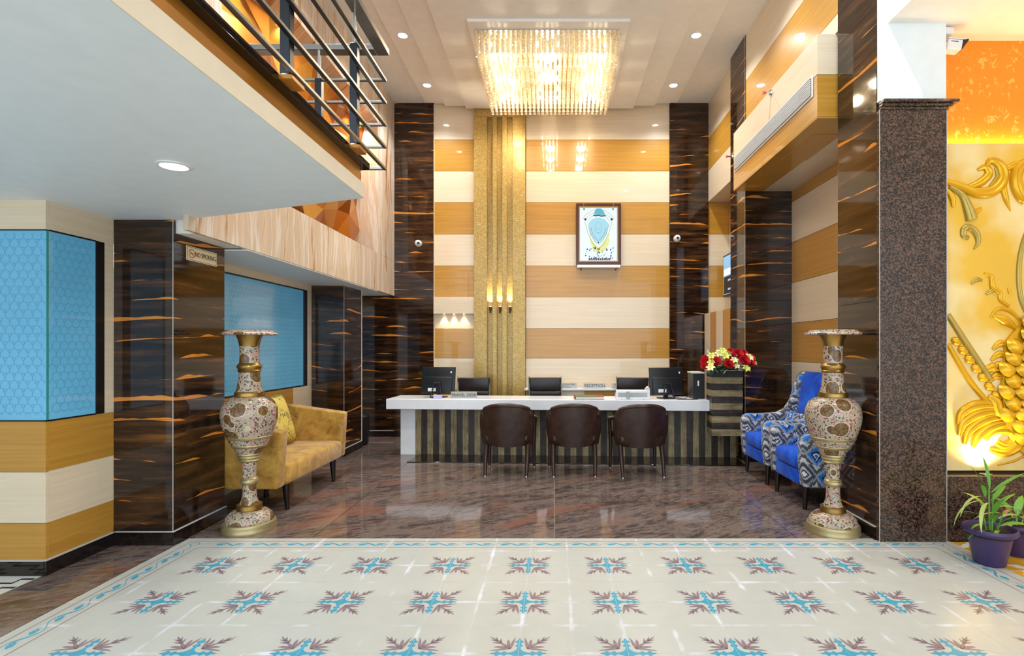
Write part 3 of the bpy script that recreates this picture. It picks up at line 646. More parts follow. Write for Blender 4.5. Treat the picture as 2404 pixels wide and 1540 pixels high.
box('grille_back', -.388, -.386, -1.01, 1.02, .222, .385, 'black_plastic', ac)
sl = bpy.data.meshes.new('grille_slat'); sl.from_pydata([(-.006, -1.01, -.004), (.004, -1.01, -.008), (.004, -1.01, -.004), (-.006, -1.01, 0), (-.006, 1.02, -.004), (.004, 1.02, -.008), (.004, 1.02, -.004), (-.006, 1.02, 0)], [], BF); sl.materials.append(M['white_plastic'])
for i in range(9):
    o = link(bpy.data.objects.new('grille_slat', sl), ac); o.location = (-.392, 0, .234 + i * .0185)
tag(box('wall_right_outer', 6, 6.1, -3, 4.45, 0, H, 'white_paint'), 'white outer wall on the far right', 'wall', kind='structure')
ow = tag(box('wall_orange', 2.90, 6, 4.30, 4.40, 3.02, 3.865, 'orange_paper'), 'orange damask papered wall above the gilded relief', 'wall', kind='structure')
gb = thing('granite_ledge', 'brown granite ledge below the gilded relief', 'ledge', (4.4, 4.2, 0), kind='structure')
for i, (a, b) in enumerate(((-1.478, -.60), (-.598, .4), (.402, 1.6))): box('granite_slab', a, b, -.12, .2, 0, .455, 'granite', gb, .001)
box('ledge_top', -1.478, 1.6, -.13, .2, .456, .483, 'granite', gb, .003); box('ledge_back', -1.478, 1.6, .1, .2, .483, .50, 'brass_pale', gb)

# ============================================================ LAMPS
def downlight(x, y, z, label, group, energy, color=LAMP_COOL, r=.055, lens='lamp_cool', spot=2.3, mesh_only=False):
    t = thing('downlight', label, 'ceiling light', (x, y, z), group=group)
    lathe('trim_ring', [(r, -.001), (r * 1.35, -.001), (r * 1.35, -.006), (r * 1.05, -.010), (r, -.004)], 'white_plastic', t, 28)
    lathe('lens', [(r, -.001), (r, -.005), (r * .5, -.007), (.002, -.0075)], lens, t, 24)
    if energy: lamp('SPOT', 'lamp_light', (0, 0, -.02), energy, color, t, size=r, spot=spot, blend=.7)
    return t
names = ['nearest the back wall', 'level with the chandelier front', 'third from the back wall', 'fourth from the back wall', 'fifth from the back wall']
for sx, side in ((-1.90, 'left'), (1.77, 'right')):
    for k, yy in enumerate((8.12, 6.82, 5.46, 4.10, 2.74)):
        downlight(sx, yy, 5.355, 'round downlight in %s ceiling step, %s' % (side, names[k]), 'hall downlights', 118)
downlight(-1.955, 2.80, 2.385, 'bright round downlight in the balcony soffit', 'balcony soffit downlights', 40, r=.06, spot=2.6)
downlight(-1.955, 1.10, 2.385, 'round balcony soffit downlight nearer the viewer', 'balcony soffit downlights', 40, r=.06, spot=2.6)
for k, yy in enumerate((4.55, 4.82, 5.60, 5.86, 6.56, 6.82, 7.62, 7.86)):
    downlight(-2.80, yy, 4.752, 'small warm spotlight %s above the copper relief' % ['first from the viewer', 'second from the viewer', 'third from the viewer', 'fourth from the viewer', 'fifth from the viewer', 'sixth from the viewer', 'second nearest the back wall', 'nearest the back wall'][k], 'niche spotlights', 27, LAMP_WARM, .022, 'lamp_warm', 1.9)
for k, xx in enumerate((-1.79, -1.63, -1.47)):
    downlight(xx, 8.835, 1.988, 'tiny warm spotlight in the wall niche, %s of three' % ('left', 'middle', 'right')[k], 'wall niche spotlights', 4, LAMP_WARM, .016, 'lamp_warm', 1.5)
for k, xx in enumerate((-1.039, -.882, -.72)):
    t = thing('groove_uplight', 'bronze uplight in the %s groove of the gold feature' % ('left', 'middle', 'right')[k], 'wall light', (xx, 8.80, 2.04), group='groove uplights')
    box('body', -.018, .022, -.02, .025, 0, .06, 'bronze', t, .003); box('bracket', -.012, .012, .0, .034, -.04, .0, 'bronze', t, .002)
    lathe('lens', [(.016, .0605), (.016, .063), (.002, .064)], 'lamp_warm', t, 14); lamp('SPOT', 'lamp_light', (0, -.02, .075), 40.0, LAMP_WARM, t, rot=(R(171), 0, 0), size=.012, spot=1.0, blend=.5)
t = thing('ledge_uplight', 'small recessed uplight on the granite ledge washing the relief', 'wall light', (3.27, 4.135, .485))
lathe('trim_ring', [(.03, 0), (.042, 0), (.042, .005), (.03, .006)], 'chrome', t, 24); lathe('lens', [(.03, .001), (.03, .005), (.002, .006)], 'lamp_warm', t, 20)
lamp('SPOT', 'lamp_light', (0, -.02, .03), 42, (1, .86, .62), t, rot=(R(171), 0, 0), size=.03, spot=2.3, blend=.8)
for k, xx in enumerate((4.1, 4.95)):
    t2 = copy_tree(t, None, (xx, 4.135, .485), 0, 'small recessed ledge uplight further right, %s of two' % ('first', 'second')[k])
for k, (xx, yy) in enumerate(((3.7, 2.9), (3.7, 1.2))):
    downlight(xx, yy, 3.865, 'round downlight in the lower right ceiling, %s' % ('nearer the relief', 'nearer the viewer')[k], 'right ceiling downlights', 40, LAMP_WARM, .055, 'lamp_warm', 2.5)

# ============================================================ CHANDELIER
ch = thing('chandelier', 'square crystal chandelier with glowing warm strands', 'chandelier', (-.08, 7.365, 5.265))
box('ceiling_plate', -.94, .96, -1.035, 1.035, -.035, 0, 'white_paint', ch, .004); box('mirror_plate', -.87, .86, -.89, .875, -.05, -.035, 'chrome', ch, .002)
def strand_prof(L, r=.021):
    p = [(.003, 0)]; n = max(2, int(L / .05)); s = L / (n + .6)
    for k in range(n): p += [(r * .95, -s * (k + .25)), (r * .95, -s * (k + .65)), (r * .35, -s * (k + .95))]
    e = -s * n; return p + [(r * 1.15, e - s * .22), (r * 1.1, e - s * .42), (.004, -L)]
def strand_data(L, seg=6):
    pr = strand_prof(L); V = []; F = []
    for r, z in pr: V += [(r * math.cos(2 * PI * k / seg), r * math.sin(2 * PI * k / seg), z) for k in range(seg)]
    for i in range(len(pr) - 1):
        for k in range(seg): a, b = i * seg + k, i * seg + (k + 1) % seg; F.append((b, a, a + seg, b + seg))
    return V, F
def strand_mesh(L):
    V, F = strand_data(L); me = bpy.data.meshes.new('crystal_strand'); me.from_pydata(V, [], F); me.materials.append(M['crystal']); return me
NS = 28; SX, SY = 1.69 / (NS - 1), 1.74 / (NS - 1)
RL = {0: .262, 1: .25, 2: .22, 3: .19, 4: .165, 5: .15, 6: .25, 7: .25, 8: .17, 9: .14, 10: .13, 11: .15, 12: .18, 13: .2}
LM = {k: strand_mesh(v) for k, v in RL.items()}; MV, MF = [], []
for i in range(NS):
    for j in range(NS):
        ring_ = min(i, j, NS - 1 - i, NS - 1 - j); x, y = -.85 + SX * i, -.88 + SY * j
        if ring_ in (0, 1, 6):
            o = link(bpy.data.objects.new('crystal_strand', LM[ring_]), ch); o.location = (x, y, -.05); o.rotation_euler = (0, 0, (i * 7 + j * 3) % 5 * .2)
        else:
            V, F = strand_data(RL[ring_]); n = len(MV); MV += [(a + x, b + y, c - .05) for a, b, c in V]; MF += [tuple(q + n for q in f) for f in F]
tag(obj('inner_crystal_strands', MV, MF, 'crystal', ch), kind='stuff')
bulb = None
for i in range(6):
    for j in range(6):
        p = (-.85 + SX * (2.5 + i * 4.4), -.88 + SY * (2.5 + j * 4.4), -.13)
        if bulb is None: bulb = lathe('bulb', [(.002, .03), (.012, .025), (.014, .0), (.010, -.018), (.002, -.024)], 'bulb', ch, 10); bulb.location = p
        else: b2 = bulb.copy(); COL.objects.link(b2); b2.location = p
for sx in (-.56, 0, .56):
    for sy in (-.56, 0, .56): lamp('POINT', 'lamp_light', (sx, sy, -.22), 15, LAMP_WARM, ch, size=.09)

# ============================================================ COUNTER
CR = R(-3)
def cw_(x, y): return (x * math.cos(CR) - y * math.sin(CR), 7.36 + x * math.sin(CR) + y * math.cos(CR))   # a spot on the counter
ct = thing('reception_counter', 'long white topped reception counter with weathered plank front', 'counter', (0, 7.36, 0), CR)
box('worktop', -2.206, 1.998, -.30, .28, .634, .768, 'white_gloss', ct, .004)
box('side_panel', -2.076, -1.874, -.11, .25, 0, .634, 'white_gloss', ct, .002); box('carcass', -1.872, 2.385, -.088, .0, .0, .632, 'dark_wood', ct)
box('plinth_slab', -1.83, 2.37, -.60, -.112, 0, .010, 'black_granite', ct, .002)
NP = 53; PW = (2.385 + 1.872) / NP; rng = random.Random(3)
for k in range(NP):
    d = rng.choice((0, .001, .002)); box('plank', -1.872 + PW * k + .0006, -1.872 + PW * (k + 1) - .0006, -.110 - d, -.088, .0, .632, 'plank_tan_v' if k % 2 == 0 else 'plank_grey_v', ct, .001)
pl = box('planter_box', 2.015, 2.37, -.385, -.12, .34, 1.14, 'dark_wood', ct)
for k in range(10): box('board', 2.0, 2.385, -.40, -.105, .335 + k * .082 + .0006, .335 + (k + 1) * .082 - .0006, 'plank_tan_h' if k % 2 == 0 else 'plank_grey_h', pl, .001)
box('rim', 1.996, 2.389, -.404, -.101, 1.155, 1.162, 'white_gloss', pl, .001)

# back credenza and plates
cz = thing('back_cabinet', 'low cabinet with white ledge along the back wall', 'cabinet', (.7, 8.63, 0))
box('ledge', -1.17, 1.16, -.15, .20, .775, .80, 'white_gloss', cz, .003); box('carcass', -1.15, 1.14, -.10, .20, .02, .774, 'cream', cz)
for k in range(5):
    d = box('door', -1.15 + .458 * k + .002, -1.15 + .458 * (k + 1) - .002, -.12, -.101, .06, .768, 'tan' if k in (0, 2) else 'cream', cz, .002); box('knob', -1.15 + .458 * (k + .5) - .04, -1.15 + .458 * (k + .5) + .04, -.135, -.121, .66, .67, 'chrome', d)
def plate(x0, x1, y, z0, h, lines, label, sz, mat='cardboard'):
    t = thing('desk_sign', label, 'sign', ((x0 + x1) / 2, y, z0), group='lettered plates'); wd = (x1 - x0) / 2
    prism('plate', [(-.022, 0), (.03, 0), (.012, h), (.004, h)], 'x', -wd, wd, mat, t)
    a = math.atan2(h, .026)
    for k, (s, off, size) in enumerate(lines):
        zz_ = h * off; text('lettering', s, size, (0, -.022 + .026 * off - .0012, zz_), (a, 0, 0), 'ink', t)
    return t
plate(.02, .35, 8.60, .80, .085, [('CHECK IN TIME', .70, .038), ('24 Hours', .28, .036)], 'small metal plate reading check in time on the back ledge', 0)
plate(.457, .806, 8.58, .80, .088, [('RECEPTION', .48, .062)], 'metal plate reading RECEPTION on the back ledge', 0)
plate(.90, 1.22, 8.60, .80, .085, [('CHECK OUT TIME', .70, .032), ('24 Hours', .28, .028)], 'metal check out plate half hidden by the right staff chair', 0)
plate(-1.385, -1.04, cw_(-1.2, -.14)[1], .768, .088, [('TRAVEL DESK', .48, .056)], 'silver plate reading TRAVEL DESK on the white counter', 0)

# monitors seen from behind
def monitor(x, y, rz, label):
    t = thing('computer_monitor', label, 'monitor', (*cw_(x, y), .768), rz, 'desk monitors')
    tilt = .13
    def ty(z): return -.05 + z * tilt
    prism('panel', [(ty(.05) - .0, .05), (ty(.05) + .03, .05), (ty(.41) + .03, .41), (ty(.41), .41)], 'x', -.235, .235, 'black_plastic', t, .004)
    bk = prism('rear_cover', [(ty(.06) - .02, .06), (ty(.06), .06), (ty(.28), .28), (ty(.28) - .02, .28)], 'x', -.20, .20, 'black_plastic', t, .006)
    box('sticker', -.13, -.02, ty(.10) - .0235, ty(.10) - .0225, .085, .13, 'white_plastic', bk); box('badge', .17, .19, ty(.34) - .003, ty(.34) + .002, .33, .355, 'white_plastic', t)
    prism('screen', [(ty(.06) + .0305, .06), (ty(.06) + .0315, .06), (ty(.40) + .0315, .40), (ty(.40) + .0305, .40)], 'x', -.225, .225, 'screen_dark', t)
    for sx in (-.06, .06): tube('stand_leg', [(sx * 1.3, -.11, .008), (sx * .6, ty(.2) - .03, .20)], .009, 'black_plastic', t)
    tube('stand_foot', [(-.078, -.11, .008), (.078, -.11, .008)], .008, 'black_plastic', t); tube('stand_hinge', [(-.05, ty(.2) - .03, .20), (.05, ty(.2) - .03, .20)], .011, 'black_plastic', t)
    box('base', -.10, .10, -.02, .10, .0, .012, 'black_plastic', t, .003); box('neck', -.03, .03, .0, .025, .012, .12, 'black_plastic', t, .003)
    return t
monitor(-1.58, -.02, R(-8), 'black monitor seen from behind at the left end of the counter')
monitor(1.49, -.02, R(9), 'black monitor seen from behind beside the computer tower')
t = thing('computer_tower', 'small black computer tower beside the planter', 'computer', (*cw_(1.90, .08), .768))
box('case', -.075, .075, -.16, .14, .012, .335, 'black_plastic', t, .004); boxes('feet', [(-.07, -.05, -.13, -.10, 0, .012), (.05, .07, -.13, -.10, 0, .012), (-.07, -.05, .08, .11, 0, .012), (.05, .07, .08, .11, 0, .012)], 'black_plastic', t); box('sticker', -.02, .0, -.162, -.160, .17, .24, 'white_plastic', t); box('paper_stack', -.085, .075, -.15, .13, .336, .352, 'paper', t)
t = thing('desk_phone', 'white desk telephone set on the counter', 'telephone', (*cw_(1.04, -.10), .768), CR)
prism('body', [(-.10, 0), (.11, 0), (.11, .045), (-.05, .125), (-.10, .12)], 'x', -.225, .215, 'white_plastic', t, .008); box('rear_panel', -.20, .18, -.103, -.10, .03, .09, 'cardboard', t); box('support_leg', -.09, -.05, -.12, -.09, 0, .11, 'cardboard', t, .004)
hs = tube('handset', [(.185, -.09, .13), (.187, -.03, .15), (.187, .05, .12)], [.03, .02, .028], 'white_plastic', t, 12); boxes('feet', [(-.16, -.14, -.098, -.08, -.0, .004), (.12, .14, -.098, -.08, 0, .004)], 'black_plastic', t)
t = thing('register_book', 'thick green and red register book lying on the counter', 'book', (*cw_(.46, -.12), .768), R(1))
box('back_cover', -.19, .19, -.13, .13, 0, .004, 'paper_red', t); box('pages', -.18, .183, -.122, .122, .004, .038, 'paper', t); box('front_cover', -.19, .19, -.13, .13, .038, .042, 'paper_green', t); box('spine', -.192, -.188, -.13, .13, 0, .042, 'paper_red', t); box('corner', .10, .19, -.13, .13, .0421, .0432, 'paper_red', t)
tag(box('small_box', -1.61, -1.50, 7.23, 7.29, .768, .815, 'lilac', None, .004), 'small lilac box beside the left monitor', 'box')
for k, pts in enumerate(([(1.58, 7.23, .80), (1.64, 7.15, .775), (1.70, 7.14, .773), (1.76, 7.2, .80), (1.81, 7.18, .93)], [(1.56, 7.18, .80), (1.60, 7.10, .773), (1.72, 7.06, .773), (1.86, 7.08, .773)])):
    tag(tube('cable', pts, .004, 'black_plastic', None, 6), ('black cable rising from the right monitor to the computer tower', 'black cable lying on the counter before the right monitor')[k], 'cable')

# flowers
fl = thing('flower_arrangement', 'arrangement of red roses and cream lilies on the planter', 'flowers', (2.155, 6.935, 1.162))
def rose_mesh(mat):
    V, F = [], []
    for lay, (rr, hh, n, tw) in enumerate(((.012, .040, 3, 0), (.022, .040, 4, .5), (.034, .034, 5, .2), (.044, .024, 6, .7))):
        for k in range(n):
            a0 = tw + 2 * PI * k / n; b = len(V); hw = PI / n * 1.25
            for iu in range(4):
                for iv in range(3):
                    a = a0 + (iu / 3 - .5) * 2 * hw; v = iv / 2; r = rr * (.35 + .65 * v ** .6) + (.006 if iv == 2 else 0); z = hh * v * (1 - .12 * abs(iu / 1.5 - 1) ** 2) - .01
                    V.append((r * math.cos(a), r * math.sin(a), z))
            for iu in range(3):
                for iv in range(2): q = b + iu * 3 + iv; F.append((q, q + 3, q + 4, q + 1))
    me = bpy.data.meshes.new('rose'); me.from_pydata(V, [], F); me.materials.append(M[mat]); me.polygons.foreach_set('use_smooth', [True] * len(F)); return me
def lily_mesh(mat, n=6, L=.055, wd=.016):
    V, F = [], []
    for k in range(n):
        a = 2 * PI * k / n; b = len(V); ca, sa = math.cos(a), math.sin(a)
        for i, (r, ww, z) in enumerate(((.004, .3, 0), (.4 * L, 1, .018), (.75 * L, .8, .022), (L, .05, .010))):
            for s in (-1, 0, 1): V.append((r * ca - s * wd * ww * sa, r * sa + s * wd * ww * ca, z + abs(s) * .003))
        for i in range(3):
            for s in range(2): q = b + i * 3 + s; F.append((q, q + 1, q + 4, q + 3))
    me = bpy.data.meshes.new('lily'); me.from_pydata(V, [], F); me.materials.append(M[mat]); me.polygons.foreach_set('use_smooth', [True] * len(F)); return me
rm, lm1, lm2 = rose_mesh('red'), lily_mesh('cream_petal'), lily_mesh('lime_petal')
def place(name, me, p, d, s=1.0):
    o = link(bpy.data.objects.new(name, me), fl); o.location = p; o.rotation_euler = Vector(d).to_track_quat('Z', 'Y').to_euler(); o.scale = (s, s, s); return o
for p, s in (((-.30, -.10, .10), 1.1), ((-.17, -.20, .11), 1.25), ((-.01, -.23, .08), 1.35), ((.20, -.21, .12), 1.5), ((.15, -.12, .20), 1.4), ((.06, -.08, .22), 1.1), ((.33, -.10, .15), 1.2), ((.30, -.19, .09), 1.0), ((.24, .02, .20), 1.2), ((-.28, .05, .14), 1.1), ((-.32, -.16, .05), 1.0), ((.02, .12, .16), 1.2)):
    p = (p[0] * .92, min(p[1], -.085), p[2]); place('rose', rm, p, (p[0] * .8, -.8 + p[1], .55), s)
for k, (p, s) in enumerate((((-.22, -.14, .17), 1.1), ((-.10, -.10, .20), 1.2), ((-.03, -.14, .17), 1.2), ((.28, -.16, .15), 1.2), ((.36, -.10, .09), 1.0), ((-.26, -.24, .03), 1.1), ((.20, -.27, .02), 1.1), ((.06, -.22, .12), 1.0), ((-.24, -.20, .09), 1.0), ((.08, -.24, .05), .9), ((-.05, .05, .23), 1.1), ((.14, .08, .2), 1.0), ((.02, -.05, .20), 1.1))):
    p = (p[0] * .92, min(p[1], -.09), p[2]); place('lily', lm1 if k % 2 else lm2, p, (p[0], -.7, .6), s)
def blade_mesh(name, L, wd, bend, mat, n=6, fold=.25):
    V, F = [], []
    for i in range(n + 1):
        t_ = i / n; ww = wd * math.sin(PI * min(1, t_ * .92 + .08)) ** .8; a = bend * t_; x = L * t_ * math.cos(a * .6); z = L * t_ * math.sin(-a * .6)
        for s in (-1, 0, 1): V.append((x, s * ww / 2, z + abs(s) * ww * fold * .5))
    for i in range(n):
        for s in range(2): q = i * 3 + s; F.append((q, q + 3, q + 4, q + 1))
    me = bpy.data.meshes.new(name); me.from_pydata(V, [], F); me.materials.append(M[mat]); me.polygons.foreach_set('use_smooth', [True] * len(F)); return me
bmz = [blade_mesh('leaf', .16, .03, .9, 'leaf_dark'), blade_mesh('leaf', .13, .022, .6, 'leaf'), blade_mesh('leaf', .15, .016, .5, 'leaf_pale')]
rng = random.Random(5)
for k in range(70):
    o = link(bpy.data.objects.new('leaf', bmz[0 if k % 5 < 3 else (1 if k % 5 == 3 else 2)]), fl); a = rng.uniform(0, 2 * PI)
    a = rng.uniform(PI * .9, PI * 2.0); o.location = (rng.uniform(-.20, .14), rng.uniform(-.16, -.02), rng.uniform(.01, .10)); o.rotation_euler = (rng.uniform(-.4, .4), rng.uniform(-.9, .15), a)
box('foam_block', -.15, .16, -.08, .14, 0, .04, 'leaf_dark', fl, .01)

# ============================================================ CHAIRS AT THE COUNTER
def visitor_chair():
    t = thing('visitor_chair', 'x', 'chair', (0, 0, 0), 0, 'brown chairs in front of the counter')
    def back(u, v):
        s = 2 * u - 1; wdt = .252 + .03 * min(1, v * 2.2) - (.03 * max(0, (v - .75) / .25) ** 2); top = .80 - .055 * abs(s) ** 2.6; bot = .325 + .02 * abs(s) ** 2
        z = bot + (top - bot) * v; x = s * wdt; y = -.26 - .055 * v + .11 * s * s
        return (x, y, z), (-.75 * s, -1, .1)
    sheet('backrest', back, 14, 10, .055, 'brown_leather', t)
    def rail(v_): return [back(i / 14, v_)[0] for i in range(15)]
    tube('back_piping', [Vector(p) + Vector((0, .027, -.004)) for p in rail(1.0)], .029, 'brown_leather', t, 10)
    for u_ in (0, 1): tube('back_piping', [Vector(back(u_, j / 10)[0]) + Vector((.012 if u_ == 0 else -.012, .022, -.004 if j == 10 else 0)) for j in range(11)], [.018] + [.026] * 9 + [.029], 'brown_leather', t, 8)
    box('seat', -.25, .25, -.20, .30, .37, .465, 'brown_leather', t, .03, 3); box('seat_rail', -.235, .235, -.10, .27, .33, .372, 'brown_wood', t, .005)
    for sx in (-1, 1):
        tube('rear_leg', [(sx * .232, -.262, .006), (sx * .238, -.205, .18), (sx * .236, -.145, .32), (sx * .230, -.09, .44)], [.018, .025, .030, .022], 'brown_wood', t, 10)
        tube('front_leg', [(sx * .275, .27, .006), (sx * .268, .265, .30), (sx * .285, .25, .58)], [.017, .025, .022], 'brown_wood', t, 10)
        tube('armrest', [(sx * .262, -.20, .70), (sx * .285, -.10, .655), (sx * .30, .05, .625), (sx * .30, .18, .605), (sx * .287, .26, .585)], [.018, .022, .026, .027, .02], 'brown_wood', t, 10)
        for yy in (-.262, .27): lathe('foot_glide', [(.014, 0), (.015, .008), (.010, .014)], 'chrome', t, 10, (sx * (.232 if yy < 0 else .275), yy, 0))
    return t
vc = visitor_chair(); vc.location = (-.535, 6.37, 0); vc.rotation_euler = (0, 0, R(-3)); vc['label'] = 'brown leather visitor chair at the counter, leftmost of three'
copy_tree(vc, None, (.218, 6.36, 0), R(1), 'brown leather visitor chair at the counter, middle of three'); copy_tree(vc, None, (.965, 6.31, 0), R(5), 'brown leather visitor chair at the counter, rightmost of three')
def staff_chair():
    t = thing('office_chair', 'x', 'chair', (0, 0, 0), 0, 'staff chairs behind the counter')
    for k, (z0, z1) in enumerate(((.52, .60), (.605, .685), (.69, .775), (.78, .985))):
        box('back_cushion', -.235, .235, .17 + .03 * k - .02 * (k == 3), .215 + .03 * k, z0, z1, 'black_leather', t, .016, 3)
    for sx in (-1, 1):
        tube('back_frame', [(sx * .245, .17, .47), (sx * .245, .23, .72), (sx * .245, .29, .995)], .011, 'chrome', t); tube('armrest', [(sx * .25, .20, .66), (sx * .27, .02, .67), (sx * .27, -.16, .66), (sx * .25, -.18, .50)], .012, 'chrome', t); box('arm_pad', sx * .27 - .02, sx * .27 + .02, -.14, .10, .678, .695, 'black_leather', t, .006)
    box('seat', -.24, .24, -.24, .20, .44, .52, 'black_leather', t, .025, 3); lathe('gas_lift', [(.025, .10), (.025, .30), (.035, .43), (.10, .44)], 'chrome', t, 16)
    for k in range(5):
        a = 2 * PI * k / 5 + .3; tube('base_spoke', [(0, 0, .11), (.26 * math.cos(a), .26 * math.sin(a), .065)], [.025, .014], 'chrome', t); tube('caster', [(.26 * math.cos(a) - .015, .26 * math.sin(a), .028), (.26 * math.cos(a) + .015, .26 * math.sin(a), .028)], .027, 'black_plastic', t, 12)
    return t
sc = staff_chair(); sc.location = (-1.24, 8.10, 0); sc['label'] = 'dark leather staff chair behind the counter, next to the left monitor'
copy_tree(sc, None, (-.135, 8.10, 0), R(2), 'dark leather staff chair behind the counter, middle of three'); copy_tree(sc, None, (1.185, 8.10, 0), R(-3), 'dark leather staff chair behind the counter, next to the right monitor')

# ============================================================ VASES
def vase():
    t = thing('floor_vase', 'x', 'vase', (0, 0, 0), 0, 'tall enamelled brass vases')
    L = lambda n, p, m: lathe(n, p, m, t, 56)
    L('foot', [(.005, 0), (.196, 0), (.198, .02), (.192, .03), (.196, .045), (.190, .065), (.178, .07), (.005, .07)], 'brass_pale')
    L('base', [(.178, .068), (.180, .078), (.166, .112), (.135, .142), (.10, .155), (.02, .157)], 'enamel')
    L('collar', [(.08, .155), (.092, .157), (.094, .17), (.090, .185), (.092, .198), (.08, .202), (.06, .203)], 'brass')
    L('stem', [(.074, .20), (.066, .215), (.055, .25), (.050, .30), (.050, .345), (.052, .358)], 'enamel')
    L('knop', [(.05, .355), (.056, .36), (.066, .372), (.068, .385), (.060, .397), (.064, .402), (.055, .412), (.05, .415)], 'brass_pale')
    L('stem', [(.050, .41), (.049, .44), (.053, .50), (.060, .54)], 'enamel')
    L('collar', [(.055, .535), (.066, .54), (.078, .55), (.070, .562), (.086, .575), (.080, .588), (.094, .598), (.092, .608), (.08, .612)], 'brass_pale')
    L('body', [(.088, .608), (.104, .635), (.128, .675), (.155, .725), (.178, .785), (.196, .84), (.204, .89), (.205, .93), (.198, .975), (.178, 1.015), (.145, 1.043), (.11, 1.056), (.09, 1.06)], 'enamel')
    L('body_band', [(.1563, .724), (.160, .727), (.1665, .742), (.1635, .746)], 'brass_pale'); L('body_band', [(.118, .655), (.124, .658), (.133, .672), (.130, .678)], 'brass_pale')
    L('collar', [(.09, 1.055), (.108, 1.058), (.111, 1.07), (.106, 1.08), (.109, 1.092), (.098, 1.098), (.08, 1.10)], 'brass')
    L('neck', [(.098, 1.095), (.090, 1.12), (.083, 1.16), (.077, 1.21), (.074, 1.25)], 'enamel')
    L('neck_ring', [(.07, 1.248), (.076, 1.25), (.086, 1.262), (.079, 1.272), (.090, 1.288), (.090, 1.302), (.080, 1.315), (.072, 1.325)], 'brass')
    L('neck', [(.073, 1.322), (.071, 1.36), (.070, 1.42), (.072, 1.458)], 'enamel')
    L('flare', [(.071, 1.455), (.074, 1.475), (.082, 1.51), (.096, 1.545), (.10, 1.549)], 'brass')
    L('rim', [(.06, 1.50), (.09, 1.546), (.195, 1.545), (.205, 1.548), (.207, 1.556), (.198, 1.566), (.176, 1.573), (.172, 1.583), (.160, 1.585), (.10, 1.575), (.065, 1.50)], 'enamel')
    return t
v1 = vase(); v1.location = (-2.44, 4.36, 0); v1.rotation_euler = (0, 0, R(25)); v1['label'] = 'tall enamelled brass vase beside the mustard sofa'
copy_tree(v1, None, (2.195, 4.30, 0), R(140), 'tall enamelled brass vase beside the blue armchairs')

# ============================================================ SOFA
so = thing('loveseat', 'mustard velvet loveseat with dark tapered legs', 'sofa', (-2.77, 5.402, 0))
ap = [(-.43, .235), (.405, .235), (.435, .725), (-.20, .815), (-.43, .83)]
for y0, y1 in ((-.757, -.62), (.62, .757)): prism('arm', ap, 'y', y0, y1, 'mustard', so, .018, 3)
box('seat', -.30, .432, -.618, .618, .235, .425, 'mustard', so, .045, 4); prism('backrest', [(-.43, .235), (-.20, .235), (-.25, .82), (-.43, .83)], 'y', -.618, .618, 'mustard', so, .03, 3)
for sx in (-.34, .37):
    for sy in (-.53, .49): taper('leg', sx, sy, 0, .24, .017, .034, 'dark_wood', so, dx=.012 if sx > 0 else -.012)
cu = pillow('cushion', .54, .54, .15, 'floral'); cu.location = (-2.86, 5.63, .695); cu.rotation_euler = (R(17), 0, R(-86)); tag(cu, 'yellow floral cushion leaning on the mustard loveseat', 'cushion')

# ============================================================ ARMCHAIRS
def armchair():
    t = thing('wing_armchair', 'x', 'armchair', (0, 0, 0), 0, 'blue wing armchairs')
    prof = [(.375, .205), (.395, .40), (.40, .60), (.385, .65), (.33, .675), (.16, .675), (-.02, .69), (-.11, .735), (-.17, .83), (-.225, .98), (-.265, 1.12), (-.30, 1.165), (-.36, 1.175), (-.40, 1.15), (-.385, .80), (-.37, .205)]
    for y0, y1 in ((-.385, -.265), (.265, .385)): prism('side_wing', prof, 'y', y0, y1, 'ikat', t, .028, 3)
    box('seat_base', -.30, .375, -.264, .264, .205, .33, 'blue_velvet', t, .012, 2); box('seat_cushion', -.22, .392, -.263, .263, .335, .485, 'blue_velvet', t, .055, 5)
    prism('inner_back', [(-.20, .48), (-.30, .48), (-.385, 1.15), (-.365, 1.172), (-.315, 1.165), (-.275, 1.10)], 'y', -.264, .264, 'blue_velvet', t, .02, 3)
    prism('back_panel', [(-.31, .205), (-.37, .205), (-.40, 1.12), (-.385, 1.14)], 'y', -.264, .264, 'ikat', t)
    for sx in (-.30, .33):
        for sy in (-.305, .305): taper('leg', sx, sy, 0, .21, .018, .030, 'dark_wood', t, dx=.01 if sx > 0 else -.02)
    return t
a1 = armchair(); a1.location = (2.58, 5.185, 0); a1.rotation_euler = (0, 0, PI); a1['label'] = 'blue velvet armchair with ikat arms beside the right vase'
copy_tree(a1, None, (2.585, 6.06, 0), PI, 'blue velvet wing armchair nearer the flower planter')
for k, (yy, lb) in enumerate(((6.06, 'small blue patterned pillow on the farther armchair'), (5.185, 'small blue patterned pillow on the nearer armchair'))):
    p = pillow('pillow', .40, .26, .12, 'ikat'); p.location = (2.66, yy, .605); p.rotation_euler = (R(22), 0, R(90)); tag(p, lb, 'pillow', 'armchair pillows')

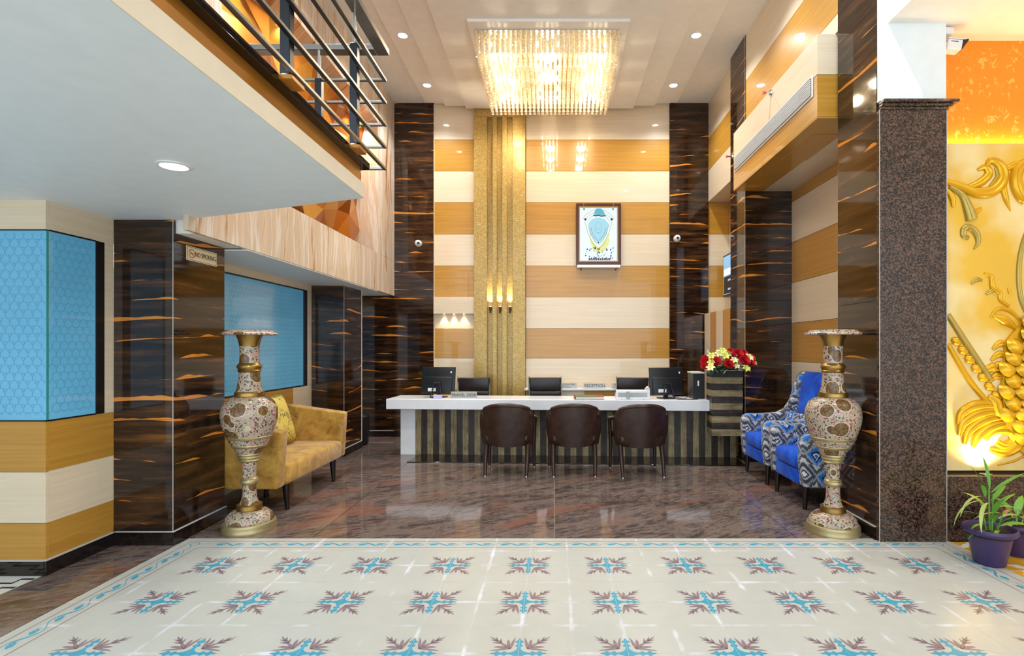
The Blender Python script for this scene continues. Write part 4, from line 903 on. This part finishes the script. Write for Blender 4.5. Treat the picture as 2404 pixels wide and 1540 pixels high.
# ============================================================ BALCONY RAILING
rl = thing('balcony_railing', 'steel balcony railing with horizontal bars above the slab', 'railing', (-1.128, 3.62, 2.61))
def lz(y): return 2.61
for k, z in enumerate((2.635, 2.779, 2.926, 3.076, 3.223)):
    zz_ = z - 2.61; box('rail_bar', -.012, .012, -5.0, .012, zz_ - .008, zz_ + .008, 'steel', rl, .002); box('rail_bar', -1.46, -.0125, -.010, .010, zz_ - .008, zz_ + .008, 'steel', rl, .002)
box('handrail', -.055, .022, -5.0, .03, .79, .83, 'steel', rl, .003); box('handrail', -1.46, -.056, -.045, .03, .79, .83, 'steel', rl, .003)
for k, (x, y) in enumerate(((-.035, -.45), (-.035, -1.25), (-.035, -2.05), (-.035, -2.85), (-.42, -.035), (-1.10, -.035))):
    p = box('post', x - .022, x + .022, y - .022, y + .022, .0, .60, 'dark_steel', rl, .003); lathe('post_rod', [(.011, .60), (.011, .79)], 'chrome', p, 12, (x, y, 0)); lathe('post_flange', [(.038, 0), (.038, .012), (.024, .018)], 'chrome', p, 18, (x, y, 0))
    if k < 4: box('mounting_plate', x - .14, x + .05, y - .06, y + .06, -.022, -.001, 'gold_strip', rl, .003)
    else: box('mounting_plate', x - .06, x + .06, y - .45, y + .05, -.030, -.001, 'gold_strip', rl, .003)

# ============================================================ WALL THINGS
pf = thing('framed_picture', 'backlit framed devotional picture on the back wall', 'picture', (.7075, 8.85, 2.78))
def fr(name, w_, h0, h1, t_, y0, y1, mat): 
    boxes(name, [(-w_, w_, y0, y1, h1 - t_, h1), (-w_, w_, y0, y1, h0, h0 + t_), (-w_, -w_ + t_, y0, y1, h0 + t_, h1 - t_), (w_ - t_, w_, y0, y1, h0 + t_, h1 - t_)], mat, pf)
fr('frame', .362, 0, .985, .045, -.075, 0, 'frame_wood'); fr('frame_liner', .318, .044, .941, .018, -.068, -.005, 'frame_gold')
box('print', -.30, .30, -.040, -.01, .06, .925, 'pic_white', pf)
polys, fm = [], []; PM = ['pic_blue', 'pic_teal', 'pic_yellow', 'pic_purple', 'pic_dark', 'pic_gold', 'pic_red']
def pp(pl, m): polys.append(pl); fm.append(m)
pp([(-.16, .68), (-.10, .74), (0, .77), (.10, .74), (.17, .66), (.14, .50), (.05, .38), (0, .34), (-.05, .38), (-.14, .50)], 0)
pp([(-.15, .52), (-.11, .40), (0, .28), (.11, .40), (.17, .52), (.18, .36), (.10, .22), (0, .18), (-.08, .22), (-.13, .36)], 2)
pp([(-.07, .80), (.11, .80), (.085, .87), (.04, .91), (-.03, .91), (-.065, .86)], 1)
rng = random.Random(2)
for k in range(46):
    x, z = rng.uniform(-.22, .24), rng.uniform(.09, .27); a = rng.uniform(.008, .022); pp([(x, z), (x + a, z + a * .6), (x + a * .4, z + a * 1.6), (x - a * .5, z + a * .7)], 3 if k % 3 else 4)
for k in range(12):
    x = -.16 + k * .03; pp([(x, .075), (x + .022, .075), (x + .03, .115 + .02 * (k % 2)), (x + .004, .10)], 4)
for r0, dz, m, wd in ((.22, .0, 5, .006), (.17, .0, 5, .006), (.125, .0, 4, .004)):
    for q in strip_poly([(-r0, .70 - (0.22 - r0)), (-r0 * .75, .50), (-r0 * .4, .34 + (.22 - r0)), (0, .25 + (.22 - r0) * 1.4), (r0 * .4, .34 + (.22 - r0)), (r0 * .75, .50), (r0, .70 - (.22 - r0))], wd): pp(q, m)
for rr in (.20, .24, .28):
    for q in strip_poly([(rr * math.cos(R(a)) * 1.02, .60 + rr * math.sin(R(a)) * 1.05) for a in range(25, 156, 10)], .005): pp(q, 5)
for q in strip_poly([(-.085, .80), (-.04, .79), (0, .80), (.05, .785), (.12, .795)], .018): pp(q, 4)
for x in (-.21, .215): pp(circ(x, .735, .020, 12), 4); pp(circ(x * 1.1, .90, .016, 12), 5)
pp(circ(0, .25, .020, 12), 5); pp(circ(0, .36, .012, 10), 4)
for x in (-.022, .022):
    for q in strip_poly([(x - .010, .575), (x, .58), (x + .010, .575)], .004): pp(q, 4)
for q in strip_poly([(-.015, .525), (0, .52), (.015, .525)], .004): pp(q, 4)
for q in strip_poly([(-.055, .60), (-.045, .54), (0, .50), (.045, .54), (.055, .60), (.04, .67), (0, .69), (-.04, .67), (-.055, .60)], .003): pp(q, 3)
pp([(-.30, .062), (.30, .062), (.30, .068), (-.30, .068)], 6)
flat_polys('print_figure', polys, lambda u, v: (u, -.0405 - .00002 * 0, v), PM, pf, fm)
bm_ = pf.children[-1].data
for i, p_ in enumerate(bm_.polygons):
    for vi in p_.vertices: bm_.vertices[vi].co.y = -.0405 - i * .000012
box('shelf', -.345, .345, -.13, 0, -.055, -.012, 'white_gloss', pf, .003)
for sx in (-.28, .28): tube('shelf_bracket', [(sx, -.10, -.057), (sx, -.01, -.085)], .006, 'dark_steel', pf, 6); tube('hook', [(sx * .85, -.06, .975), (sx * .85, -.078, .99), (sx * .85, -.078, .93)], .004, 'chrome', pf, 6)

def dome(x, z, label, yaw):
    t = thing('dome_camera', label, 'camera', (x, 8.82, z), 0, 'dome cameras')
    tube('base_plate', [(0, 0, 0), (0, -.02, 0)], [.055, .05], 'white_plastic', t, 24); prof = [(.02 + .036 * math.sin(a), -.02 - .0) for a in (0,)]
    rings = [[(.052 * math.sin(b) * math.cos(2 * PI * k / 20), -.045 - .052 * math.cos(b), .052 * math.sin(b) * math.sin(2 * PI * k / 20)) for k in range(20)] for b in [PI * i / 12 for i in range(1, 12)]]
    loft('housing', rings, 'white_plastic', t, angle=180)
    c, s = math.cos(yaw), math.sin(yaw); tube('lens', [(.040 * s, -.045 - .040 * c, -.006), (.054 * s, -.045 - .054 * c, -.008)], [.024, .020], 'black_plastic', t, 18)
dome(-2.198, 3.125, 'white dome camera on the left marble pilaster', .35); dome(1.977, 3.205, 'white dome camera on the right marble pilaster', -.1)
t = thing('bullet_camera', 'white bullet camera under the lower right ceiling', 'camera', (2.97, 4.13, 3.745)); t.rotation_euler = (0, R(10), R(-8)); t.scale = (.85, .85, .85)
box('body', -.01, .11, -.05, .05, -.065, .025, 'white_plastic', t, .008); box('hood', -.015, .13, -.055, .055, .026, .034, 'white_plastic', t, .003); prism('lens_front', [(.111, -.06), (.15, .02), (.15, .034), (.111, .026)], 'y', -.05, .05, 'black_plastic', t); tube('arm', [(.0, 0, -.01), (-.035, 0, .01), (-.035, 0, .07)], .014, 'white_plastic', t); box('junction_box', -.06, .02, -.05, .06, .065, .125, 'white_plastic', t, .006); box('print', .01, .07, -.0508, -.05, .0, .006, 'ink', t)
# no smoking sign, on the column's hall face
t = thing('no_smoking_sign', 'white NO SMOKING sign on the front marble column', 'sign', (-2.798, 4.325, 2.17))
box('plate', 0, .004, -.185, .185, -.055, .055, 'sign_cream', t); SP = lambda u, v: (.0045, u, v); boxes('border', [(.004, .0047, -.178, .178, .046, .049), (.004, .0047, -.178, .178, -.049, -.046), (.004, .0047, -.178, -.175, -.046, .046), (.004, .0047, .175, .178, -.046, .046)], 'ink', t)
flat_polys('prohibition_ring', strip_poly(circ(-.125, 0, .033, 20) + [(-.092, 0)], .006) + strip_poly([(-.148, .022), (-.102, -.022)], .006), SP, 'sign_red', t); flat_polys('cigarette', [[(-.145, -.004), (-.105, -.004), (-.105, .003), (-.145, .003)]], lambda u, v: (.00435, u, v), 'ink', t)
text('lettering', 'NO SMOKING-', .052, (.0046, .046, 0), (R(90), 0, R(90)), 'ink', t, sx=.78)
# sprinklers
def sprinkler(p, label):
    t = thing('sprinkler', label, 'sprinkler', p, 0, 'wall sprinklers'); tube('escutcheon', [(0, 0, 0), (-.012, 0, 0)], [.032, .028], 'chrome', t, 18); tube('nozzle', [(-.012, 0, 0), (-.05, 0, 0)], [.012, .009], 'chrome', t, 10); box('bulb', -.075, -.05, -.006, .006, -.008, .008, 'sign_red', t, .002); tube('deflector', [(-.078, 0, .0), (-.082, 0, 0)], .022, 'sign_red', t, 12)
sprinkler((2.262, 5.70, 4.11), 'small red and chrome sprinkler above the white grille'); sprinkler((2.407, 7.38, 4.03), 'small sprinkler on the marble column by the duct end')
# television and cupboard
t = thing('television', 'wall television seen edge on beside the far column', 'television', (2.78, 8.16, 2.575)); box('body', -.09, -.045, -.54, .54, -.325, .325, 'black_plastic', t, .004); box('wall_bracket', -.046, .049, -.15, .15, -.12, .12, 'dark_steel', t)
for y0, y1, z0, z1, m in ((-.52, .52, -.30, .30, 'screen_blue'), (.02, .50, -.29, -.02, 'screen_dark'), (.02, .50, .0, .10, 'screen_white'), (-.4, -.05, .02, .2, 'screen_white'), (.12, .3, -.10, -.07, 'screen_white'), (.12, .3, -.24, -.21, 'screen_white')): box('screen_image', -.0915 - (.0005 if m != 'screen_blue' else 0), -.0905, y0, y1, z0, z1, m, t)
cb = thing('cupboard', 'cream and tan striped cupboard beside the far column', 'cupboard', (2.62, 8.16, 0)); box('carcass', -.19, .205, -.66, .60, 0, 1.99, 'cream_v', cb)
for k in range(4):
    y0 = -.66 + .315 * k; d = box('door', -.212, -.191, y0 + .002, y0 + .313, .06, 1.985, 'tan_v' if k % 2 == 0 else 'cream_v', cb, .002); yh = y0 + (.28 if k % 2 == 0 else .035)
    tube('handle', [(-.212, yh, 1.28), (-.245, yh, 1.28), (-.245, yh, 1.42), (-.212, yh, 1.42)], .007, 'chrome', d, 8)
# bin at the corridor
t = thing('waste_bin', 'tall black bin behind the far left marble column', 'bin', (-2.92, 8.12, 0)); rngb = random.Random(1)
lathe('body', [(.12, 0), (.14, .02), (.155, .30), (.15, .40), (.005, .40)], 'black_plastic', t, 24); lathe('lid', [(.158, .40), (.16, .42), (.12, .46), (.03, .48), (.004, .48)], 'black_plastic', t, 24)

# ============================================================ GILDED RELIEF
RY = 4.23
rp = thing('gilded_relief', 'gilded peacock and scroll relief wall panel', 'wall relief', (4.05, RY, .50), kind='structure')
box('backing', -1.128, 1.9, -.03, .07, 0, 2.52, 'relief_bg', rp)
ls = tag(box('led_strip', 2.935, 5.9, 4.255, 4.275, 3.021, 3.03, 'led'), 'warm light strip hidden on top of the gilded relief', 'light strip')
def rq(px, py, y=-.03): return Vector(((px - 1302) * 4.25 / 1280 - 4.05, y, 1.45 - (py - 815) * 4.25 / 1280 - .50))
def smooth_pts(pts, n=5):
    out = []; P_ = [Vector(p) for p in pts]
    for i in range(len(P_) - 1):
        p0, p1, p2, p3 = P_[max(i - 1, 0)], P_[i], P_[i + 1], P_[min(i + 2, len(P_) - 1)]
        for k in range(n):
            t_ = k / n; out.append(.5 * ((2 * p1) + (p2 - p0) * t_ + (2 * p0 - 5 * p1 + 4 * p2 - p3) * t_ ** 2 + (3 * p1 - p0 - 3 * p2 + p3) * t_ ** 3))
    return out + [P_[-1]]
MIRX = 3.98
def scroll(name, pts, rad, mat='relief_gold', groove=True):
    P_ = smooth_pts([(p[0], p[1], 0) for p in pts]); n = len(P_); rr = []
    for i in range(n):
        f = i / (n - 1) * (len(rad) - 1); a = int(min(f, len(rad) - 2)); rr.append((rad[a] + (rad[a + 1] - rad[a]) * (f - a)) * 4.25 / 1280)
    W = [rq(p.x, p.y) for p in P_]; rings = []; prof = [(-1, -.6), (-1, .1), (-.8, .55), (-.35, .75), (-.1, .55), (.1, .55), (.4, .85), (.8, .6), (1, .1), (1, -.6)] if groove else [(-1, -.5), (-.9, .4), (-.5, .85), (0, 1), (.5, .85), (.9, .4), (1, -.5)]
    for i, p in enumerate(W):
        d = (W[min(i + 1, n - 1)] - W[max(i - 1, 0)]).normalized(); s = Vector((d.z, 0, -d.x)); rings.append([p + s * (a * rr[i]) + Vector((0, -1, 0)) * (b * rr[i] * .9) for a, b in prof])
    o = loft(name, rings, mat, rp, angle=70); me = o.data
    m = bpy.data.objects.new(name, me); link(m, rp); m.scale = (-1, 1, 1); m.location = (2 * (MIRX - 4.05), 0, 0)
S = scroll
S('acanthus_scroll', [(2205, 430), (2240, 441), (2280, 457), (2318, 452), (2340, 425), (2335, 395), (2315, 382), (2303, 393)], [7, 10, 13, 14, 12, 9, 5]); S('acanthus_scroll', [(2255, 447), (2288, 434), (2308, 414), (2300, 398), (2283, 404)], [6, 10, 10, 8, 4])
S('acanthus_scroll', [(2310, 445), (2330, 420), (2325, 398)], [4, 7, 4], 'relief_grey'); S('acanthus_leaf', [(2430, 378), (2400, 386), (2375, 405), (2372, 440), (2388, 470), (2402, 450)], [9, 12, 13, 15, 14, 3]); S('acanthus_leaf', [(2350, 395), (2342, 435), (2348, 470), (2360, 500)], [5, 8, 7, 1]); S('acanthus_scroll', [(2345, 405), (2372, 392), (2400, 400), (2440, 395)], [5, 9, 10, 8])
S('acanthus_leaf', [(2218, 442), (2246, 462), (2260, 492), (2268, 520)], [6, 8, 12, 14], 'relief_grey'); S('acanthus_leaf', [(2262, 505), (2280, 500), (2292, 492)], [10, 7, 2]); S('acanthus_leaf', [(2212, 450), (2224, 470), (2226, 490)], [5, 8, 4])
S('scroll_curl', [(2262, 562), (2250, 556), (2252, 540), (2266, 538), (2280, 552), (2284, 572), (2274, 588)], [5, 7, 8, 8, 8, 6, 2], 'relief_grey'); S('oval_moulding', [(2440, 480), (2404, 535), (2384, 590), (2378, 650), (2384, 705), (2400, 740)], [4, 6, 6, 6, 6, 6], 'relief_grey')
S('sprig', [(2268, 668), (2280, 658), (2294, 660)], [3, 6, 3], 'relief_grey'); S('sprig', [(2298, 643), (2314, 652), (2318, 676), (2334, 690), (2336, 706), (2356, 720)], [3, 6, 7, 6, 5, 4]); S('sprig', [(2302, 692), (2318, 684), (2330, 696)], [3, 6, 3], 'relief_grey'); S('sprig', [(2354, 678), (2358, 690)], [3, 4]); S('sprig', [(2312, 748), (2330, 726), (2360, 732), (2384, 756)], [2, 5, 5, 3]); S('feather_leaf', [(2318, 742), (2345, 752), (2372, 772)], [3, 12, 4])
S('staff_moulding', [(2214, 740), (2260, 812), (2312, 890)], [7, 8, 8], 'relief_grey', False); S('staff_moulding', [(2214, 808), (2264, 892), (2322, 962)], [6, 7, 7], 'relief_gold', False); S('collar_leaf', [(2298, 872), (2318, 862), (2338, 868)], [6, 12, 5]); S('collar_leaf', [(2306, 930), (2322, 940), (2330, 965), (2350, 985)], [6, 14, 14, 6])
for k in range(7): px, py = 2230 + k * 15.5, 800 + k * 21; S('bead', [(px - 8, py - 5), (px, py), (px + 12, py + 8)], [4, 11, 6], 'relief_gold', False)
for k in range(4): S('feather_curl', [(2318 - 4 * k, 820 + 26 * k), (2336 - 3 * k, 806 + 25 * k), (2356, 814 + 26 * k)], [4, 9, 6])
for pts in ([(2238, 995), (2246, 968), (2280, 950), (2330, 950)], [(2240, 1020), (2250, 990), (2288, 968), (2336, 962)], [(2252, 1040), (2262, 1008), (2300, 982), (2344, 975)], [(2272, 1046), (2282, 1022), (2310, 1000), (2350, 990)], [(2300, 1030), (2316, 1012), (2340, 1006), (2362, 1012), (2366, 1034), (2344, 1044), (2326, 1036)], [(2310, 1052), (2350, 1058), (2392, 1030)]): S('tail_feather', pts, [5, 11, 13, 9])
S('ledge_stem', [(2330, 1088), (2370, 1078), (2402, 1060)], [2, 3, 3], 'relief_gold', False)
# scales of the bird's body
def scale_mesh():
    V, F = [(0, -.040, 0)], []; n, mr = 22, 5
    for j in range(1, mr + 1):
        for i in range(n):
            a = 2 * PI * i / n; r = j / mr; g = .006 * (i % 2) * (1 if .3 < r < 1 else 0); z = r * math.sin(a)
            V.append((r * math.cos(a) * .064, -.040 * (1 - r ** 2.4) + g + .020 * z, z * .066))
    for i in range(n): F.append((0, 1 + (i + 1) % n, 1 + i))
    for j in range(mr - 1):
        for i in range(n): a, b = 1 + j * n + i, 1 + j * n + (i + 1) % n; F.append((a, b, b + n, a + n))
    me = bpy.data.meshes.new('scale'); me.from_pydata(V, [], F); me.materials.append(M['relief_gold']); me.polygons.foreach_set('use_smooth', [True] * len(F)); bm = bmesh.new(); bm.from_mesh(me); bmesh.ops.recalc_face_normals(bm, faces=bm.faces[:])
    if sum(f.normal.y for f in bm.faces) > 0: bmesh.ops.reverse_faces(bm, faces=bm.faces[:])
    bm.to_mesh(me); bm.free(); return me
sm = scale_mesh(); body = []
for r in range(13):
    yy = 760 + r * 26; x0 = 2396 - min(r, 3) * 17 if r < 4 else (2345 if r < 9 else 2345 + (r - 8) * 17)
    x = x0 + (14 if r % 2 else 0)
    while x < 2560 - (x0 - 2340): body.append((x, yy, r)); x += 36
for x, yy, r in body:
    p = rq(x, yy, -.045 - .012 * math.sin(PI * min(1, (x - 2335) / 210)) - (13 - r) * .0015); o = link(bpy.data.objects.new('scale', sm), rp); o.location = p
prism('body_mound', [(rq(a, b).x, rq(a, b).z) for a, b in ((2392, 745), (2345, 800), (2335, 900), (2340, 985), (2372, 1050), (2420, 1088), (2480, 1088), (2530, 1050), (2560, 980), (2560, 880), (2540, 790), (2480, 745))], 'y', -.055, -.029, 'relief_gold', rp)

# ============================================================ POTTED PLANTS
def pot(x, y, s, label):
    t = thing('potted_plant', label, 'plant', (x, y, 0), 0, 'plants in purple pots')
    lathe('pot', [(.005, 0), (.085 * s, 0), (.09 * s, .006), (.125 * s, .19 * s), (.128 * s, .20 * s), (.150 * s, .21 * s), (.157 * s, .222 * s), (.155 * s, .240 * s), (.146 * s, .246 * s), (.138 * s, .238 * s), (.128 * s, .212 * s), (.01, .205 * s)], 'pot', t, 40); lathe('soil', [(.13 * s, .19 * s), (.132 * s, .217 * s), (.06 * s, .225 * s), (.003, .222 * s)], 'soil', t, 24); return t
def stem_leaf(t, me, p, yaw, pitch, roll=0, s=1):
    o = link(bpy.data.objects.new('leaf', me), t); o.location = p; o.rotation_euler = (roll, pitch, yaw); o.scale = (s, s, s)
broad = blade_mesh('leaf', .20, .050, .7, 'leaf', 8); up_ = blade_mesh('leaf', .26, .034, .25, 'leaf', 8); longm = blade_mesh('leaf', .30, .030, 1.3, 'leaf_pale', 10); dry = blade_mesh('leaf', .20, .035, 1.6, 'leaf_dry', 8)
t = pot(2.92, 3.66, 1.0, 'leafy green plant in a purple pot, nearer the viewer')
for k, (bx, by, tx, ty, tz) in enumerate(((.0, .0, -.005, 0, .50), (.02, .01, .04, .02, .46), (-.02, .0, -.05, .01, .40), (.03, -.02, .07, -.03, .36), (-.01, -.03, -.02, -.05, .34))): tube('stem', [(bx, by, .21), ((bx + tx) / 2, (by + ty) / 2, .21 + (tz - .21) * .5), (tx, ty, tz)], [.006, .005, .004], 'leaf', t, 6)
for p, yaw, pitch, s, me in (((.0, 0, .50), 1.5, -1.45, .85, up_), ((.03, .02, .47), -.2, -.75, .95, up_), ((-.01, 0, .47), 2.6, -1.2, .8, up_), ((-.03, 0, .45), 3.6, -1.35, .55, broad), ((-.02, .0, .44), 3.3, -.35, .9, longm), ((-.03, -.01, .42), 3.0, -.1, .95, longm), ((-.02, -.02, .41), 3.7, -.15, .9, longm), ((.02, -.02, .34), -1.9, -1.25, .85, broad), ((.05, 0, .36), -.3, -1.2, .8, broad), ((-.04, -.02, .30), 2.7, -.7, .7, broad), ((.0, -.03, .28), -2.2, -1.0, .8, broad), ((.03, -.02, .24), -1.3, -1.15, .8, broad), ((-.03, -.03, .26), 3.3, -.35, .75, broad), ((-.05, -.04, .235), 3.0, .1, .7, broad), ((.05, -.03, .26), -.4, -.5, .85, broad), ((.06, .0, .30), .1, -.5, .9, longm), ((.04, -.04, .235), -2.6, -.15, .6, broad), ((.05, -.01, .38), .0, -.25, .9, longm), ((.03, .02, .41), .5, -.5, .9, up_), ((.0, .03, .36), 1.8, -.8, .9, broad)): stem_leaf(t, me, p, yaw, pitch, .2, s)
t = pot(3.235, 3.82, .92, 'drooping plant in a purple pot, against the granite ledge')
for p, yaw, pitch, s, me in (((-.02, -.02, .24), 2.9, -.75, .9, longm), ((-.02, 0, .22), 3.4, -.9, .9, broad), ((.0, -.03, .25), -2.2, -.7, .9, broad), ((.02, -.02, .25), -1.4, -.8, 1.0, dry), ((-.03, -.02, .28), -2.7, -1.0, .9, dry), ((.03, 0, .25), -.3, -.7, 1.0, longm), ((.0, .02, .26), 1.6, -.9, 1.0, broad), ((.04, -.03, .24), -.8, -.4, .9, broad), ((-.05, -.04, .24), -2.5, -.3, .8, longm), ((0, 0, .26), .6, -1.1, 1.0, broad)): stem_leaf(t, me, p, yaw, pitch, .1, s)
for bx, tx, tz in ((0, 0, .32), (-.02, -.04, .28), (.03, .05, .28)): tube('stem', [(bx, 0, .19), (tx, -.01, tz)], [.006, .004], 'leaf_pale', t, 6)
